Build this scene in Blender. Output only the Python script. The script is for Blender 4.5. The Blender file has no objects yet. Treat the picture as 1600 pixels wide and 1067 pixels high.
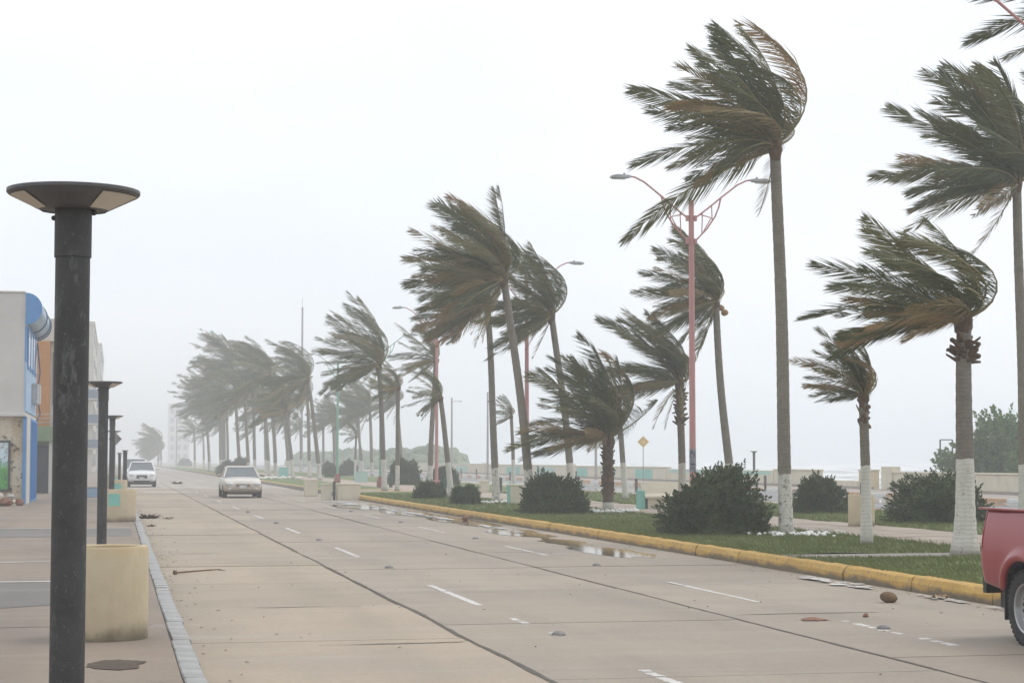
import bpy, bmesh, math, random
from mathutils import Vector, Matrix, noise
R = math.radians
PI = math.pi
scene = bpy.context.scene
COL = scene.collection

# ------------------------------------------------------------------ camera
cam_d = bpy.data.cameras.new('camera')
cam = bpy.data.objects.new('camera', cam_d)
COL.objects.link(cam)
cam_d.sensor_width = 36.0
cam_d.lens = 66.67
cam_d.clip_start = 0.1
cam_d.clip_end = 9000
cam.location = (0, 0, 1.75)
cam.rotation_euler = (R(90 + 3.563), 0, R(-11.796))
scene.camera = cam

# ------------------------------------------------------------------ sky, sun, exposure
SUN_EL, SUN_AZ = 58, 75          # azimuth clockwise from +Y
world = bpy.data.worlds.new('World')
scene.world = world
world.use_nodes = True
wn, wl = world.node_tree.nodes, world.node_tree.links
wn.clear()
w_out = wn.new('ShaderNodeOutputWorld')
w_bg = wn.new('ShaderNodeBackground')
w_sky = wn.new('ShaderNodeTexSky')
w_sky.sky_type = 'NISHITA'
w_sky.sun_disc = False
w_sky.sun_elevation = R(SUN_EL)
w_sky.sun_rotation = R(SUN_AZ)
w_sky.dust_density = 4.0
w_mix = wn.new('ShaderNodeMix'); w_mix.data_type = 'RGBA'
w_mix.inputs[0].default_value = 0.93
w_tc = wn.new('ShaderNodeTexCoord')
w_map = wn.new('ShaderNodeMapping'); w_map.inputs['Scale'].default_value = (1, 1, 2.6)
w_no = wn.new('ShaderNodeTexNoise'); w_no.inputs['Scale'].default_value = 2.4
w_no.inputs['Detail'].default_value = 4
w_rmp = wn.new('ShaderNodeValToRGB')
w_rmp.color_ramp.elements[0].position = 0.3
w_rmp.color_ramp.elements[0].color = (0.80, 0.855, 0.93, 1)
w_rmp.color_ramp.elements[1].position = 0.7
w_rmp.color_ramp.elements[1].color = (0.965, 0.98, 1.0, 1)
w_mul = wn.new('ShaderNodeVectorMath'); w_mul.operation = 'SCALE'; w_mul.inputs['Scale'].default_value = 11.3
wl.new(w_tc.outputs['Generated'], w_map.inputs['Vector'])
wl.new(w_map.outputs['Vector'], w_no.inputs['Vector'])
wl.new(w_no.outputs['Fac'], w_rmp.inputs['Fac'])
wl.new(w_rmp.outputs['Color'], w_mul.inputs[0])
wl.new(w_sky.outputs['Color'], w_mix.inputs[6])
wl.new(w_mul.outputs['Vector'], w_mix.inputs[7])
wl.new(w_mix.outputs[2], w_bg.inputs['Color'])
w_bg.inputs['Strength'].default_value = 0.1
wl.new(w_bg.outputs['Background'], w_out.inputs['Surface'])

sun_d = bpy.data.lights.new('sun', 'SUN')
sun_d.energy = 1.0
sun_d.angle = R(25)
sun_d.color = (1.0, 0.96, 0.9)
sun = bpy.data.objects.new('sun', sun_d)
COL.objects.link(sun)
a_, e_ = R(SUN_AZ), R(SUN_EL)
sun.rotation_euler = Vector((-math.sin(a_) * math.cos(e_), -math.cos(a_) * math.cos(e_), -math.sin(e_))).to_track_quat('-Z', 'Y').to_euler()

scene.view_settings.view_transform = 'Standard'
scene.view_settings.look = 'None'
scene.view_settings.exposure = 0.14
scene.view_settings.gamma = 1.0
scene.view_settings.use_curve_mapping = False
scene.cycles.use_denoising = True
scene.cycles.volume_bounces = 3
scene.cycles.max_bounces = 6
scene.cycles.diffuse_bounces = 3
scene.cycles.glossy_bounces = 3
scene.cycles.transparent_max_bounces = 4

# ------------------------------------------------------------------ helpers
def tag(o, label=None, cat=None, group=None, kind=None):
    if label: o['label'] = label
    if cat: o['category'] = cat
    if group: o['group'] = group
    if kind: o['kind'] = kind
    return o

def empty(name, loc, rz=0.0, label=None, cat=None, group=None):
    o = bpy.data.objects.new(name, None)
    COL.objects.link(o)
    o.empty_display_size = 0.2
    o.location = loc
    o.rotation_euler = (0, 0, rz)
    return tag(o, label, cat, group)

def copy_tree(o, parent=None):
    c = o.copy()
    COL.objects.link(c)
    c.parent = parent
    for ch in o.children:
        copy_tree(ch, c)
    return c

class MB:
    def __init__(s):
        s.v, s.f, s.m, s.cur = [], [], [], 0
    def add(s, verts, faces):
        n = len(s.v)
        s.v.extend([tuple(p) for p in verts])
        for f in faces:
            s.f.append(tuple(i + n for i in f)); s.m.append(s.cur)
        return s
    def box(s, x0, x1, y0, y1, z0, z1):
        v = [(x, y, z) for x in (x0, x1) for y in (y0, y1) for z in (z0, z1)]
        return s.add(v, [(0, 1, 3, 2), (4, 6, 7, 5), (0, 4, 5, 1), (2, 3, 7, 6), (0, 2, 6, 4), (1, 5, 7, 3)])
    def quad(s, a, b, c, d):
        return s.add([a, b, c, d], [(0, 1, 2, 3)])
    def tube(s, pts, radii, n=10, caps=True):
        pts = [Vector(p) for p in pts]
        if not isinstance(radii, (list, tuple)): radii = [radii] * len(pts)
        V, F = [], []
        up = Vector((0, 0, 1))
        for i, p in enumerate(pts):
            t = (pts[min(i + 1, len(pts) - 1)] - pts[max(i - 1, 0)]).normalized()
            ref = up if abs(t.z) < 0.95 else Vector((0, 1, 0))
            a = t.cross(ref).normalized(); b = a.cross(t)
            for k in range(n):
                an = 2 * PI * k / n
                V.append(p + (a * math.cos(an) + b * math.sin(an)) * radii[i])
        for i in range(len(pts) - 1):
            for k in range(n):
                k2 = (k + 1) % n
                F.append((i * n + k, i * n + k2, (i + 1) * n + k2, (i + 1) * n + k))
        if caps:
            F.append(tuple(range(n))[::-1]); F.append(tuple((len(pts) - 1) * n + k for k in range(n)))
        return s.add(V, F)
    def lathe(s, prof, n=24, axis='Z', center=(0, 0, 0), close=False):
        V, F = [], []
        for (r, h) in prof:
            for k in range(n):
                a = 2 * PI * k / n
                c, d = r * math.cos(a), r * math.sin(a)
                p = (c, d, h) if axis == 'Z' else ((h, c, d) if axis == 'X' else (c, h, d))
                V.append((p[0] + center[0], p[1] + center[1], p[2] + center[2]))
        m = len(prof)
        for i in range(m - 1 if not close else m):
            j = (i + 1) % m
            for k in range(n):
                k2 = (k + 1) % n
                F.append((i * n + k, i * n + k2, j * n + k2, j * n + k))
        return s.add(V, F)
    def loft(s, rings, caps=True):
        n = len(rings[0]); V = [p for r in rings for p in r]; F = []
        for i in range(len(rings) - 1):
            for k in range(n):
                k2 = (k + 1) % n
                F.append((i * n + k, i * n + k2, (i + 1) * n + k2, (i + 1) * n + k))
        if caps:
            F.append(tuple(range(n))[::-1]); F.append(tuple((len(rings) - 1) * n + k for k in range(n)))
        return s.add(V, F)
    def ball(s, c, r, nu=10, nv=7, jit=0.0, seed=0):
        rg = random.Random(seed)
        if not isinstance(r, (list, tuple)): r = (r, r, r)
        V = [(c[0], c[1], c[2] - r[2])]
        for i in range(1, nv):
            th = PI * i / nv
            for k in range(nu):
                a = 2 * PI * k / nu
                q = 1 + rg.uniform(-jit, jit)
                V.append((c[0] + r[0] * q * math.sin(th) * math.cos(a), c[1] + r[1] * q * math.sin(th) * math.sin(a), c[2] - r[2] * q * math.cos(th)))
        V.append((c[0], c[1], c[2] + r[2]))
        F = [(0, 1 + (k + 1) % nu, 1 + k) for k in range(nu)]
        for i in range(nv - 2):
            for k in range(nu):
                k2 = (k + 1) % nu
                F.append((1 + i * nu + k, 1 + i * nu + k2, 1 + (i + 1) * nu + k2, 1 + (i + 1) * nu + k))
        L = len(V) - 1; b = 1 + (nv - 2) * nu
        F += [(L, b + k, b + (k + 1) % nu) for k in range(nu)]
        return s.add(V, F)
    def mesh(s, name, mats, smooth=False):
        me = bpy.data.meshes.new(name)
        me.from_pydata(s.v, [], s.f)
        for m in (mats if isinstance(mats, (list, tuple)) else [mats]): me.materials.append(m)
        if any(s.m): me.polygons.foreach_set('material_index', s.m)
        if smooth:
            me.polygons.foreach_set('use_smooth', [True] * len(me.polygons))
        me.update()
        return me
    def build(s, name, mats, parent=None, smooth=False, bevel=0.0, seg=2, fix=True, loc=None):
        me = s.mesh(name, mats, smooth)
        if fix:
            bm = bmesh.new(); bm.from_mesh(me)
            bmesh.ops.recalc_face_normals(bm, faces=bm.faces[:])
            bm.to_mesh(me); bm.free()
        o = bpy.data.objects.new(name, me)
        COL.objects.link(o)
        o.parent = parent
        if loc: o.location = loc
        if bevel:
            b = o.modifiers.new('bevel', 'BEVEL'); b.width = bevel; b.segments = seg; b.limit_method = 'ANGLE'; b.angle_limit = R(40)
        if smooth:
            try:
                sm = me
                sm.set_sharp_from_angle(angle=R(42))
            except Exception:
                pass
        return o

def link_mesh(name, me, parent=None, loc=(0, 0, 0), rot=(0, 0, 0), sc=1.0):
    o = bpy.data.objects.new(name, me)
    COL.objects.link(o)
    o.parent = parent; o.location = loc; o.rotation_euler = rot
    o.scale = (sc, sc, sc) if not isinstance(sc, (tuple, list)) else sc
    return o

# ------------------------------------------------------------------ materials
class NT:
    def __init__(s, name):
        s.mat = bpy.data.materials.new(name); s.mat.use_nodes = True
        s.n, s.l = s.mat.node_tree.nodes, s.mat.node_tree.links
        s.b = s.n['Principled BSDF']; s.out = s.n['Material Output']
    def new(s, t, **kw):
        x = s.n.new(t)
        for k, v in kw.items(): setattr(x, k, v)
        return x
    def coord(s, kind='Object', scale=(1, 1, 1)):
        mp = s.new('ShaderNodeMapping'); mp.inputs['Scale'].default_value = scale
        if kind == 'World':
            g = s.new('ShaderNodeNewGeometry'); s.l.new(g.outputs['Position'], mp.inputs['Vector'])
        else:
            t = s.new('ShaderNodeTexCoord'); s.l.new(t.outputs[kind], mp.inputs['Vector'])
        return mp.outputs['Vector']
    def noise(s, vec, scale, detail=4, rough=0.6):
        x = s.new('ShaderNodeTexNoise'); x.inputs['Scale'].default_value = scale
        x.inputs['Detail'].default_value = detail; x.inputs['Roughness'].default_value = rough
        s.l.new(vec, x.inputs['Vector']); return x.outputs['Fac']
    def ramp(s, fac, stops):
        x = s.new('ShaderNodeValToRGB'); e = x.color_ramp.elements
        while len(e) < len(stops): e.new(0.5)
        for i, (p, c) in enumerate(stops):
            e[i].position = p; e[i].color = (*c, 1) if len(c) == 3 else c
        s.l.new(fac, x.inputs['Fac']); return x.outputs['Color']
    def mix(s, fac, a, b, mode='MIX'):
        x = s.new('ShaderNodeMix', data_type='RGBA', blend_type=mode)
        for i, v in ((0, fac), (6, a), (7, b)):
            if hasattr(v, 'is_output'): s.l.new(v, x.inputs[i])
            else: x.inputs[i].default_value = v if i == 0 else (*v, 1)
        return x.outputs[2]
    def math(s, op, a, b=None, c=None):
        x = s.new('ShaderNodeMath', operation=op)
        for i, v in enumerate((a, b, c)):
            if v is None: continue
            if hasattr(v, 'is_output'): s.l.new(v, x.inputs[i])
            else: x.inputs[i].default_value = v
        return x.outputs[0]
    def smooth(s, v, lo, hi):
        x = s.new('ShaderNodeMapRange', interpolation_type='SMOOTHSTEP')
        s.l.new(v, x.inputs['Value']); x.inputs['From Min'].default_value = lo; x.inputs['From Max'].default_value = hi
        return x.outputs['Result']
    def sep(s, vec):
        x = s.new('ShaderNodeSeparateXYZ'); s.l.new(vec, x.inputs[0]); return x.outputs
    def rand(s):
        return s.new('ShaderNodeObjectInfo').outputs['Random']
    def setc(s, col):
        if hasattr(col, 'is_output'): s.l.new(col, s.b.inputs['Base Color'])
        else: s.b.inputs['Base Color'].default_value = (*col, 1)
    def bump(s, h, strength=0.3, dist=0.02):
        x = s.new('ShaderNodeBump'); x.inputs['Strength'].default_value = strength; x.inputs['Distance'].default_value = dist
        s.l.new(h, x.inputs['Height']); s.l.new(x.outputs['Normal'], s.b.inputs['Normal'])
    def rough(s, v):
        if hasattr(v, 'is_output'): s.l.new(v, s.b.inputs['Roughness'])
        else: s.b.inputs['Roughness'].default_value = v

def simple(name, col, rough=0.6, metal=0.0, var=0.25, scale=3.0, bump=0.0, coat=0.0):
    t = NT(name)
    v = t.coord('Object')
    n = t.noise(v, scale, 5)
    dark = tuple(c * (1 - var) for c in col); lite = tuple(min(1, c * (1 + var * 0.6)) for c in col)
    t.setc(t.ramp(n, [(0.3, dark), (0.7, lite)]))
    t.rough(rough); t.b.inputs['Metallic'].default_value = metal
    if coat: t.b.inputs['Coat Weight'].default_value = coat
    if bump: t.bump(t.noise(v, scale * 12, 3), bump, 0.01)
    return t.mat

def painted(name, col, dirt=(0.12, 0.10, 0.08), amount=0.5, rough=0.75, scale=1.6):
    """painted masonry with streaks of grime and chips"""
    t = NT(name)
    v = t.coord('World'); vs = t.coord('World', (1.2, 1.2, 0.18))
    n1 = t.noise(v, scale, 6, 0.65); n2 = t.noise(vs, 2.2, 5, 0.6); n3 = t.noise(v, 14, 4, 0.7)
    c = t.ramp(n1, [(0.3, tuple(x * 0.86 for x in col)), (0.65, col)])
    c = t.mix(t.math('MULTIPLY', t.smooth(n2, 0.52, 0.75), amount), c, tuple(0.5 * a + 0.5 * b for a, b in zip(col, dirt)))
    c = t.mix(t.math('MULTIPLY', t.smooth(n3, 0.62, 0.75), amount), c, dirt)
    t.setc(c); t.rough(rough)
    t.bump(n3, 0.15, 0.01)
    return t.mat

def concrete(name, col, grey, stain=0.5):
    t = NT(name)
    v = t.coord('World'); vl = t.coord('World', (1.0, 0.12, 1)); vx = t.coord('World', (0.25, 1.6, 1))
    big = t.noise(v, 0.35, 5, 0.6); lanes = t.noise(vl, 1.3, 5, 0.6); cross = t.noise(vx, 0.8, 5, 0.62)
    fine = t.noise(v, 30, 3, 0.7); mid = t.noise(v, 5, 6, 0.7)
    c = t.mix(t.smooth(big, 0.35, 0.65), col, grey)
    c = t.mix(t.math('MULTIPLY', t.smooth(lanes, 0.5, 0.72), 0.45 * stain), c, tuple(x * 0.6 for x in grey))
    c = t.mix(t.math('MULTIPLY', t.smooth(cross, 0.55, 0.72), 0.55 * stain), c, tuple(x * 0.62 for x in grey))
    c = t.mix(t.math('MULTIPLY', t.smooth(mid, 0.58, 0.75), 0.35), c, tuple(x * 0.65 for x in col))
    c = t.mix(0.30, c, t.ramp(t.mix(0.5, fine, t.noise(v, 13, 4, 0.8)), [(0.3, tuple(x * 0.5 for x in col)), (0.7, tuple(min(1, x * 1.5) for x in col))]))
    spot = t.noise(v, 1.4, 6, 0.75); pit = t.noise(v, 9, 5, 0.8)
    c = t.mix(t.math('MULTIPLY', t.smooth(spot, 0.60, 0.70), 0.4 * stain), c, tuple(x * 0.5 for x in grey))
    c = t.mix(t.math('MULTIPLY', t.smooth(pit, 0.66, 0.74), 0.5), c, tuple(x * 0.4 for x in grey))
    xx = t.sep(v)
    trk = t.math('ABSOLUTE', t.math('SINE', t.math('ADD', t.math('MULTIPLY', xx[0], 1.76), 0.25)))
    c = t.mix(t.math('MULTIPLY', t.math('MULTIPLY', t.smooth(trk, 0.55, 1.0), t.smooth(lanes, 0.3, 0.6)), 0.30 * stain), c, tuple(x * 0.6 for x in grey))
    r = t.rand()
    c = t.mix(t.math('MULTIPLY', r, 0.22), c, tuple(x * 0.6 for x in grey))
    t.setc(c)
    t.rough(t.math('SUBTRACT', 0.78, t.math('MULTIPLY', t.smooth(cross, 0.5, 0.75), 0.3)))
    t.bump(t.math('ADD', fine, mid), 0.25, 0.008)
    return t.mat

M = {}
M['slab_tan'] = concrete('concrete_tan', (0.40, 0.325, 0.24), (0.325, 0.27, 0.208))
M['slab_grey'] = concrete('concrete_grey', (0.365, 0.305, 0.238), (0.285, 0.247, 0.203))
M['road_far'] = concrete('concrete_far', (0.41, 0.36, 0.305), (0.33, 0.30, 0.27), 0.9)
M['joint'] = simple('joint_dirt', (0.13, 0.108, 0.085), 0.95, var=0.4, scale=20)
M['seal'] = simple('joint_seal', (0.105, 0.09, 0.07), 0.85, var=0.5, scale=9, bump=0.3)
M['asphalt'] = concrete('asphalt', (0.175, 0.16, 0.145), (0.14, 0.13, 0.12))
M['road_two'] = concrete('wet_carriageway', (0.27, 0.26, 0.25), (0.2, 0.2, 0.2))
M['promenade'] = concrete('promenade_concrete', (0.36, 0.30, 0.25), (0.30, 0.265, 0.235))
M['sidewalk'] = concrete('sidewalk_concrete', (0.29, 0.222, 0.165), (0.225, 0.185, 0.15), 0.8)
M['ground'] = concrete('bare_ground', (0.30, 0.26, 0.2), (0.25, 0.23, 0.18))
M['kerb_grey'] = simple('kerb_grey', (0.34, 0.335, 0.325), 0.85, var=0.3, scale=4, bump=0.4)
M['paint_white'] = painted('road_paint_white', (0.60, 0.58, 0.55), (0.36, 0.30, 0.25), 1.0, 0.7, 5)
M['cream'] = painted('cream_paint', (0.66, 0.55, 0.36), (0.10, 0.085, 0.06), 0.45)
M['cream_pale'] = painted('pale_cream_paint', (0.68, 0.62, 0.49), (0.16, 0.14, 0.11), 0.4)
M['mint'] = painted('mint_paint', (0.24, 0.55, 0.47), (0.2, 0.25, 0.22), 0.35)
M['mint_light'] = painted('pale_mint_paint', (0.42, 0.60, 0.54), (0.25, 0.27, 0.24), 0.4)
M['soil'] = simple('dark_soil', (0.09, 0.065, 0.045), 0.95, scale=12, bump=0.6)
M['pink'] = painted('pink_paint', (0.50, 0.245, 0.235), (0.28, 0.1, 0.09), 0.3, 0.5)
M['green_pole'] = painted('green_pole_paint', (0.20, 0.40, 0.30), (0.12, 0.16, 0.12), 0.3, 0.5)
M['red_base'] = painted('red_base_paint', (0.27, 0.085, 0.075), (0.13, 0.06, 0.05), 0.4, 0.6)
M['lamp_grey'] = simple('lamp_housing', (0.42, 0.43, 0.44), 0.45, 0.3)
M['lens'] = simple('lamp_lens', (0.62, 0.62, 0.58), 0.25, var=0.1)
M['utility'] = simple('utility_pole_concrete', (0.36, 0.35, 0.33), 0.85)
M['bollard'] = simple('bollard_dark', (0.065, 0.062, 0.06), 0.7, var=0.5, scale=6)
M['bollard_green'] = simple('bollard_green', (0.035, 0.075, 0.045), 0.7, var=0.5, scale=6)
M['sign_yellow'] = simple('sign_yellow', (0.72, 0.50, 0.16), 0.5, var=0.1)
M['sign_black'] = simple('sign_brown', (0.30, 0.21, 0.08), 0.5)
M['sign_back'] = simple('sign_back_grey', (0.22, 0.215, 0.2), 0.5, 0.3)
M['steel'] = simple('galvanised_steel', (0.30, 0.30, 0.31), 0.45, 0.6)
M['white_stone'] = painted('whitewashed_stone', (0.78, 0.77, 0.74), (0.3, 0.28, 0.25), 0.4)
M['bark'] = None

def post_mat():
    t = NT('black_post_paint')
    v = t.coord('Object'); vs = t.coord('Object', (1, 1, 0.35))
    a = t.noise(v, 3.2, 6, 0.65); b = t.noise(vs, 7, 6, 0.75); f = t.noise(v, 45, 3, 0.7)
    c = t.mix(t.smooth(a, 0.35, 0.7), (0.028, 0.028, 0.028), (0.055, 0.055, 0.055))
    c = t.mix(t.math('MULTIPLY', t.smooth(b, 0.54, 0.68), 0.6), c, (0.16, 0.165, 0.16))
    c = t.mix(t.math('MULTIPLY', t.smooth(f, 0.60, 0.7), 0.35), c, (0.2, 0.2, 0.19))
    t.setc(c); t.rough(t.math('ADD', 0.5, t.math('MULTIPLY', a, 0.3)))
    t.bump(t.math('ADD', b, f), 0.2, 0.006)
    return t.mat
M['post'] = post_mat()

M['disc'] = simple('lamp_bowl_enamel', (0.095, 0.095, 0.098), 0.5, var=0.25, scale=5)
M['disc_panel'] = painted('lamp_bowl_cream', (0.62, 0.57, 0.48), (0.12, 0.11, 0.1), 0.5, 0.6, 4)

def planter_mat():
    t = NT('planter_cream_paint')
    v = t.coord('Object'); vs = t.coord('Object', (1, 1, 0.2))
    x = t.sep(v)
    n = t.noise(v, 2.5, 6, 0.65); st = t.noise(vs, 5, 5, 0.65); f = t.noise(v, 22, 4, 0.7)
    c = t.ramp(n, [(0.3, (0.47, 0.395, 0.27)), (0.7, (0.57, 0.48, 0.335))])
    c = t.mix(t.math('MULTIPLY', t.smooth(st, 0.5, 0.75), 0.4), c, (0.40, 0.33, 0.2))
    c = t.mix(t.math('MULTIPLY', t.smooth(f, 0.62, 0.75), 0.3), c, (0.24, 0.18, 0.1))
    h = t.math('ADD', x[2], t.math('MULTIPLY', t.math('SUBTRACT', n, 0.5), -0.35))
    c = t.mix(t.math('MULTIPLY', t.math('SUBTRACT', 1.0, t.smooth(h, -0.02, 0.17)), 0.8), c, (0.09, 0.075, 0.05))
    c = t.mix(t.math('MULTIPLY', t.smooth(h, 0.74, 0.9), 0.5), c, (0.52, 0.36, 0.14))
    t.setc(c); t.rough(0.8); t.bump(f, 0.25, 0.01)
    return t.mat
M['planter'] = planter_mat()

def kerb_yellow():
    t = NT('yellow_kerb_paint')
    v = t.coord('World'); vs = t.coord('World', (1, 0.5, 1))
    x = t.sep(v)
    n = t.noise(v, 2.2, 6, 0.68); f = t.noise(v, 14, 5, 0.72); s = t.noise(vs, 3, 5, 0.6)
    c = t.ramp(n, [(0.3, (0.45, 0.265, 0.055)), (0.7, (0.56, 0.35, 0.075))])
    c = t.mix(t.math('MULTIPLY', t.smooth(f, 0.50, 0.64), 0.7), c, (0.24, 0.19, 0.125))
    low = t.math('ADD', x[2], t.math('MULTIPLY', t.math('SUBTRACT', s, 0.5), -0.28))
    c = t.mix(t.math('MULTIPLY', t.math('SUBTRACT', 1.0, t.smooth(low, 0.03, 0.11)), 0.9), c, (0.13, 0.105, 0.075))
    t.setc(c); t.rough(0.7); t.bump(f, 0.4, 0.01)
    return t.mat
M['kerb_yellow'] = kerb_yellow()

def striped(name, a, b):
    t = NT(name)
    v = t.coord('World'); x = t.sep(v)
    s = t.math('GREATER_THAN', t.math('FRACT', t.math('MULTIPLY', x[1], 0.4)), 0.5)
    t.setc(t.mix(s, a, b)); t.rough(0.8)
    return t.mat
M['kerb_striped'] = striped('kerb_white_orange', (0.72, 0.72, 0.70), (0.62, 0.36, 0.2))

def grass_mat(name, a, b, soil):
    t = NT(name)
    v = t.coord('World')
    n = t.noise(v, 0.8, 6, 0.65); f = t.noise(v, 18, 4, 0.7)
    c = t.mix(t.smooth(n, 0.35, 0.68), a, b)
    c = t.mix(t.math('MULTIPLY', t.smooth(f, 0.5, 0.7), 0.5), c, tuple(x * 0.5 for x in a))
    c = t.mix(t.math('MULTIPLY', t.smooth(t.noise(v, 0.5, 6, 0.7), 0.54, 0.66), 0.65), c, soil)
    t.setc(c); t.rough(0.9); t.bump(f, 0.6, 0.03)
    return t.mat
M['grass'] = grass_mat('lawn', (0.10, 0.145, 0.036), (0.14, 0.185, 0.052), (0.14, 0.11, 0.06))

def leafy(name, cols, trans=0.36, rough=0.5, spread=True):
    """leaf material: hue differs from leaf object to leaf object and along noise"""
    t = NT(name)
    v = t.coord('World')
    n = t.noise(v, 1.7, 3)
    if spread:
        c = t.ramp(t.rand(), cols)
    else:
        c = t.ramp(n, cols)
    g = t.new('ShaderNodeNewGeometry')
    ri = g.outputs['Random Per Island']
    c = t.mix(t.math('MULTIPLY', ri, 0.35), c, (0.035, 0.048, 0.018))
    c = t.mix(t.math('MULTIPLY', t.smooth(ri, 0.86, 1.0), 0.5), c, (0.17, 0.13, 0.05))
    t.setc(c); t.rough(rough)
    tr = t.new('ShaderNodeBsdfTranslucent'); t.l.new(c, tr.inputs['Color'])
    mx = t.new('ShaderNodeMixShader'); mx.inputs[0].default_value = trans
    t.l.new(t.b.outputs[0], mx.inputs[1]); t.l.new(tr.outputs[0], mx.inputs[2]); t.l.new(mx.outputs[0], t.out.inputs['Surface'])
    return t.mat
M['frond'] = leafy('palm_leaflet', [(0.0, (0.074, 0.094, 0.030)), (0.6, (0.108, 0.122, 0.038)), (1.0, (0.18, 0.160, 0.052))])
M['frond_old'] = leafy('palm_leaflet_old', [(0.0, (0.18, 0.15, 0.052)), (0.5, (0.27, 0.185, 0.065)), (1.0, (0.36, 0.21, 0.075))])
M['rachis'] = simple('palm_rachis', (0.22, 0.18, 0.075), 0.55, var=0.3)
M['shrub'] = leafy('shrub_leaf', [(0.3, (0.040, 0.070, 0.018)), (0.7, (0.078, 0.118, 0.032))], 0.2, 0.6, False)
M['seagrape'] = leafy('sea_grape_leaf', [(0.3, (0.085, 0.16, 0.035)), (0.7, (0.15, 0.24, 0.055))], 0.3, 0.4, False)
M['blade'] = leafy('grass_blade', [(0.3, (0.135, 0.168, 0.05)), (0.7, (0.20, 0.228, 0.078))], 0.3, 0.6, False)
M['stem'] = simple('woody_stem', (0.11, 0.085, 0.06), 0.9)
M['fibre'] = simple('palm_fibre', (0.13, 0.075, 0.04), 0.95, var=0.5, scale=9, bump=0.6)
M['coconut'] = simple('coconut_husk', (0.16, 0.095, 0.045), 0.8, var=0.4, scale=8, bump=0.5)
M['coconut_tan'] = simple('coconut_tan', (0.36, 0.22, 0.09), 0.75, var=0.35, scale=8)

def bark_mat(name, base, paint_h, wear, white=(0.60, 0.58, 0.52)):
    t = NT(name)
    v = t.coord('Object'); x = t.sep(v)
    w = t.new('ShaderNodeTexWave', bands_direction='Z'); w.inputs['Scale'].default_value = 4.4
    w.inputs['Distortion'].default_value = 4.5; w.inputs['Detail'].default_value = 3; w.inputs['Detail Scale'].default_value = 2.5
    t.l.new(v, w.inputs['Vector'])
    n = t.noise(v, 5, 6, 0.7); vs = t.coord('Object', (3, 3, 0.5)); st = t.noise(vs, 3, 5, 0.65)
    c = t.mix(t.smooth(n, 0.3, 0.7), tuple(k * 0.72 for k in base), base)
    c = t.mix(t.math('MULTIPLY', w.outputs['Fac'], 0.24), c, tuple(k * 0.45 for k in base))
    c = t.mix(t.math('MULTIPLY', t.smooth(st, 0.55, 0.75), 0.35), c, tuple(k * 0.5 for k in base))
    edge = t.math('ADD', x[2], t.math('MULTIPLY', t.math('SUBTRACT', n, 0.5), 0.12))
    m = t.math('LESS_THAN', edge, paint_h)
    wm = t.mix(t.math('ADD', t.math('MULTIPLY', w.outputs['Fac'], 0.14), t.math('MULTIPLY', t.smooth(st, .42, .7), .35)), white, tuple(k * 0.6 for k in white))
    chip = t.smooth(t.noise(v, 9, 6, 0.75), 0.66 - 0.3 * wear, 0.72 - 0.3 * wear)
    m = t.math('MULTIPLY', m, t.math('SUBTRACT', 1.0, t.math('MULTIPLY', chip, 0.85)))
    c = t.mix(m, c, wm)
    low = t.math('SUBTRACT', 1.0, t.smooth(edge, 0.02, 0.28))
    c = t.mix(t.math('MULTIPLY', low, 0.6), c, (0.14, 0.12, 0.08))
    t.setc(c); t.rough(0.9)
    t.bump(t.math('ADD', w.outputs['Fac'], n), 0.3, 0.015)
    return t.mat
BARK = (0.225, 0.196, 0.155)
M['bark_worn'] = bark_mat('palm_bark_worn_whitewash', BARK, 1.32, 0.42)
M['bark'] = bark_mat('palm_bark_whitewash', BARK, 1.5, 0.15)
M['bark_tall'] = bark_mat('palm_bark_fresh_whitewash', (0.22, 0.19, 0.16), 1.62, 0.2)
M['bark_brown'] = bark_mat('palm_bark_brown', (0.21, 0.155, 0.12), 1.5, 0.1, (0.50, 0.46, 0.40))
M['bark_shag'] = bark_mat('palm_bark_shaggy', (0.15, 0.095, 0.065), 0.33, 0.25)

# ------------------------------------------------------------------ ground, road, pavements
mb = MB()
xs = [-2600, -200, -60, -14, 11.2, 23.8, 36.6, 43, 48, 54, 62, 75]
zs = [-.3, -.3, -.3, -.3, -.3, -.3, -.3, -.3, -.55, -1.1, -2.0, -3.0]
ys = [-60, 0, 40, 100, 200, 400, 900, 2600]
for y in ys:
    for x, z in zip(xs, zs): mb.v.append((x, y, z))
nx = len(xs)
for j in range(len(ys) - 1):
    for i in range(nx - 1):
        mb.f.append((j * nx + i, j * nx + i + 1, (j + 1) * nx + i + 1, (j + 1) * nx + i)); mb.m.append(0)
tag(mb.build('ground', M['ground']), kind='structure')

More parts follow.
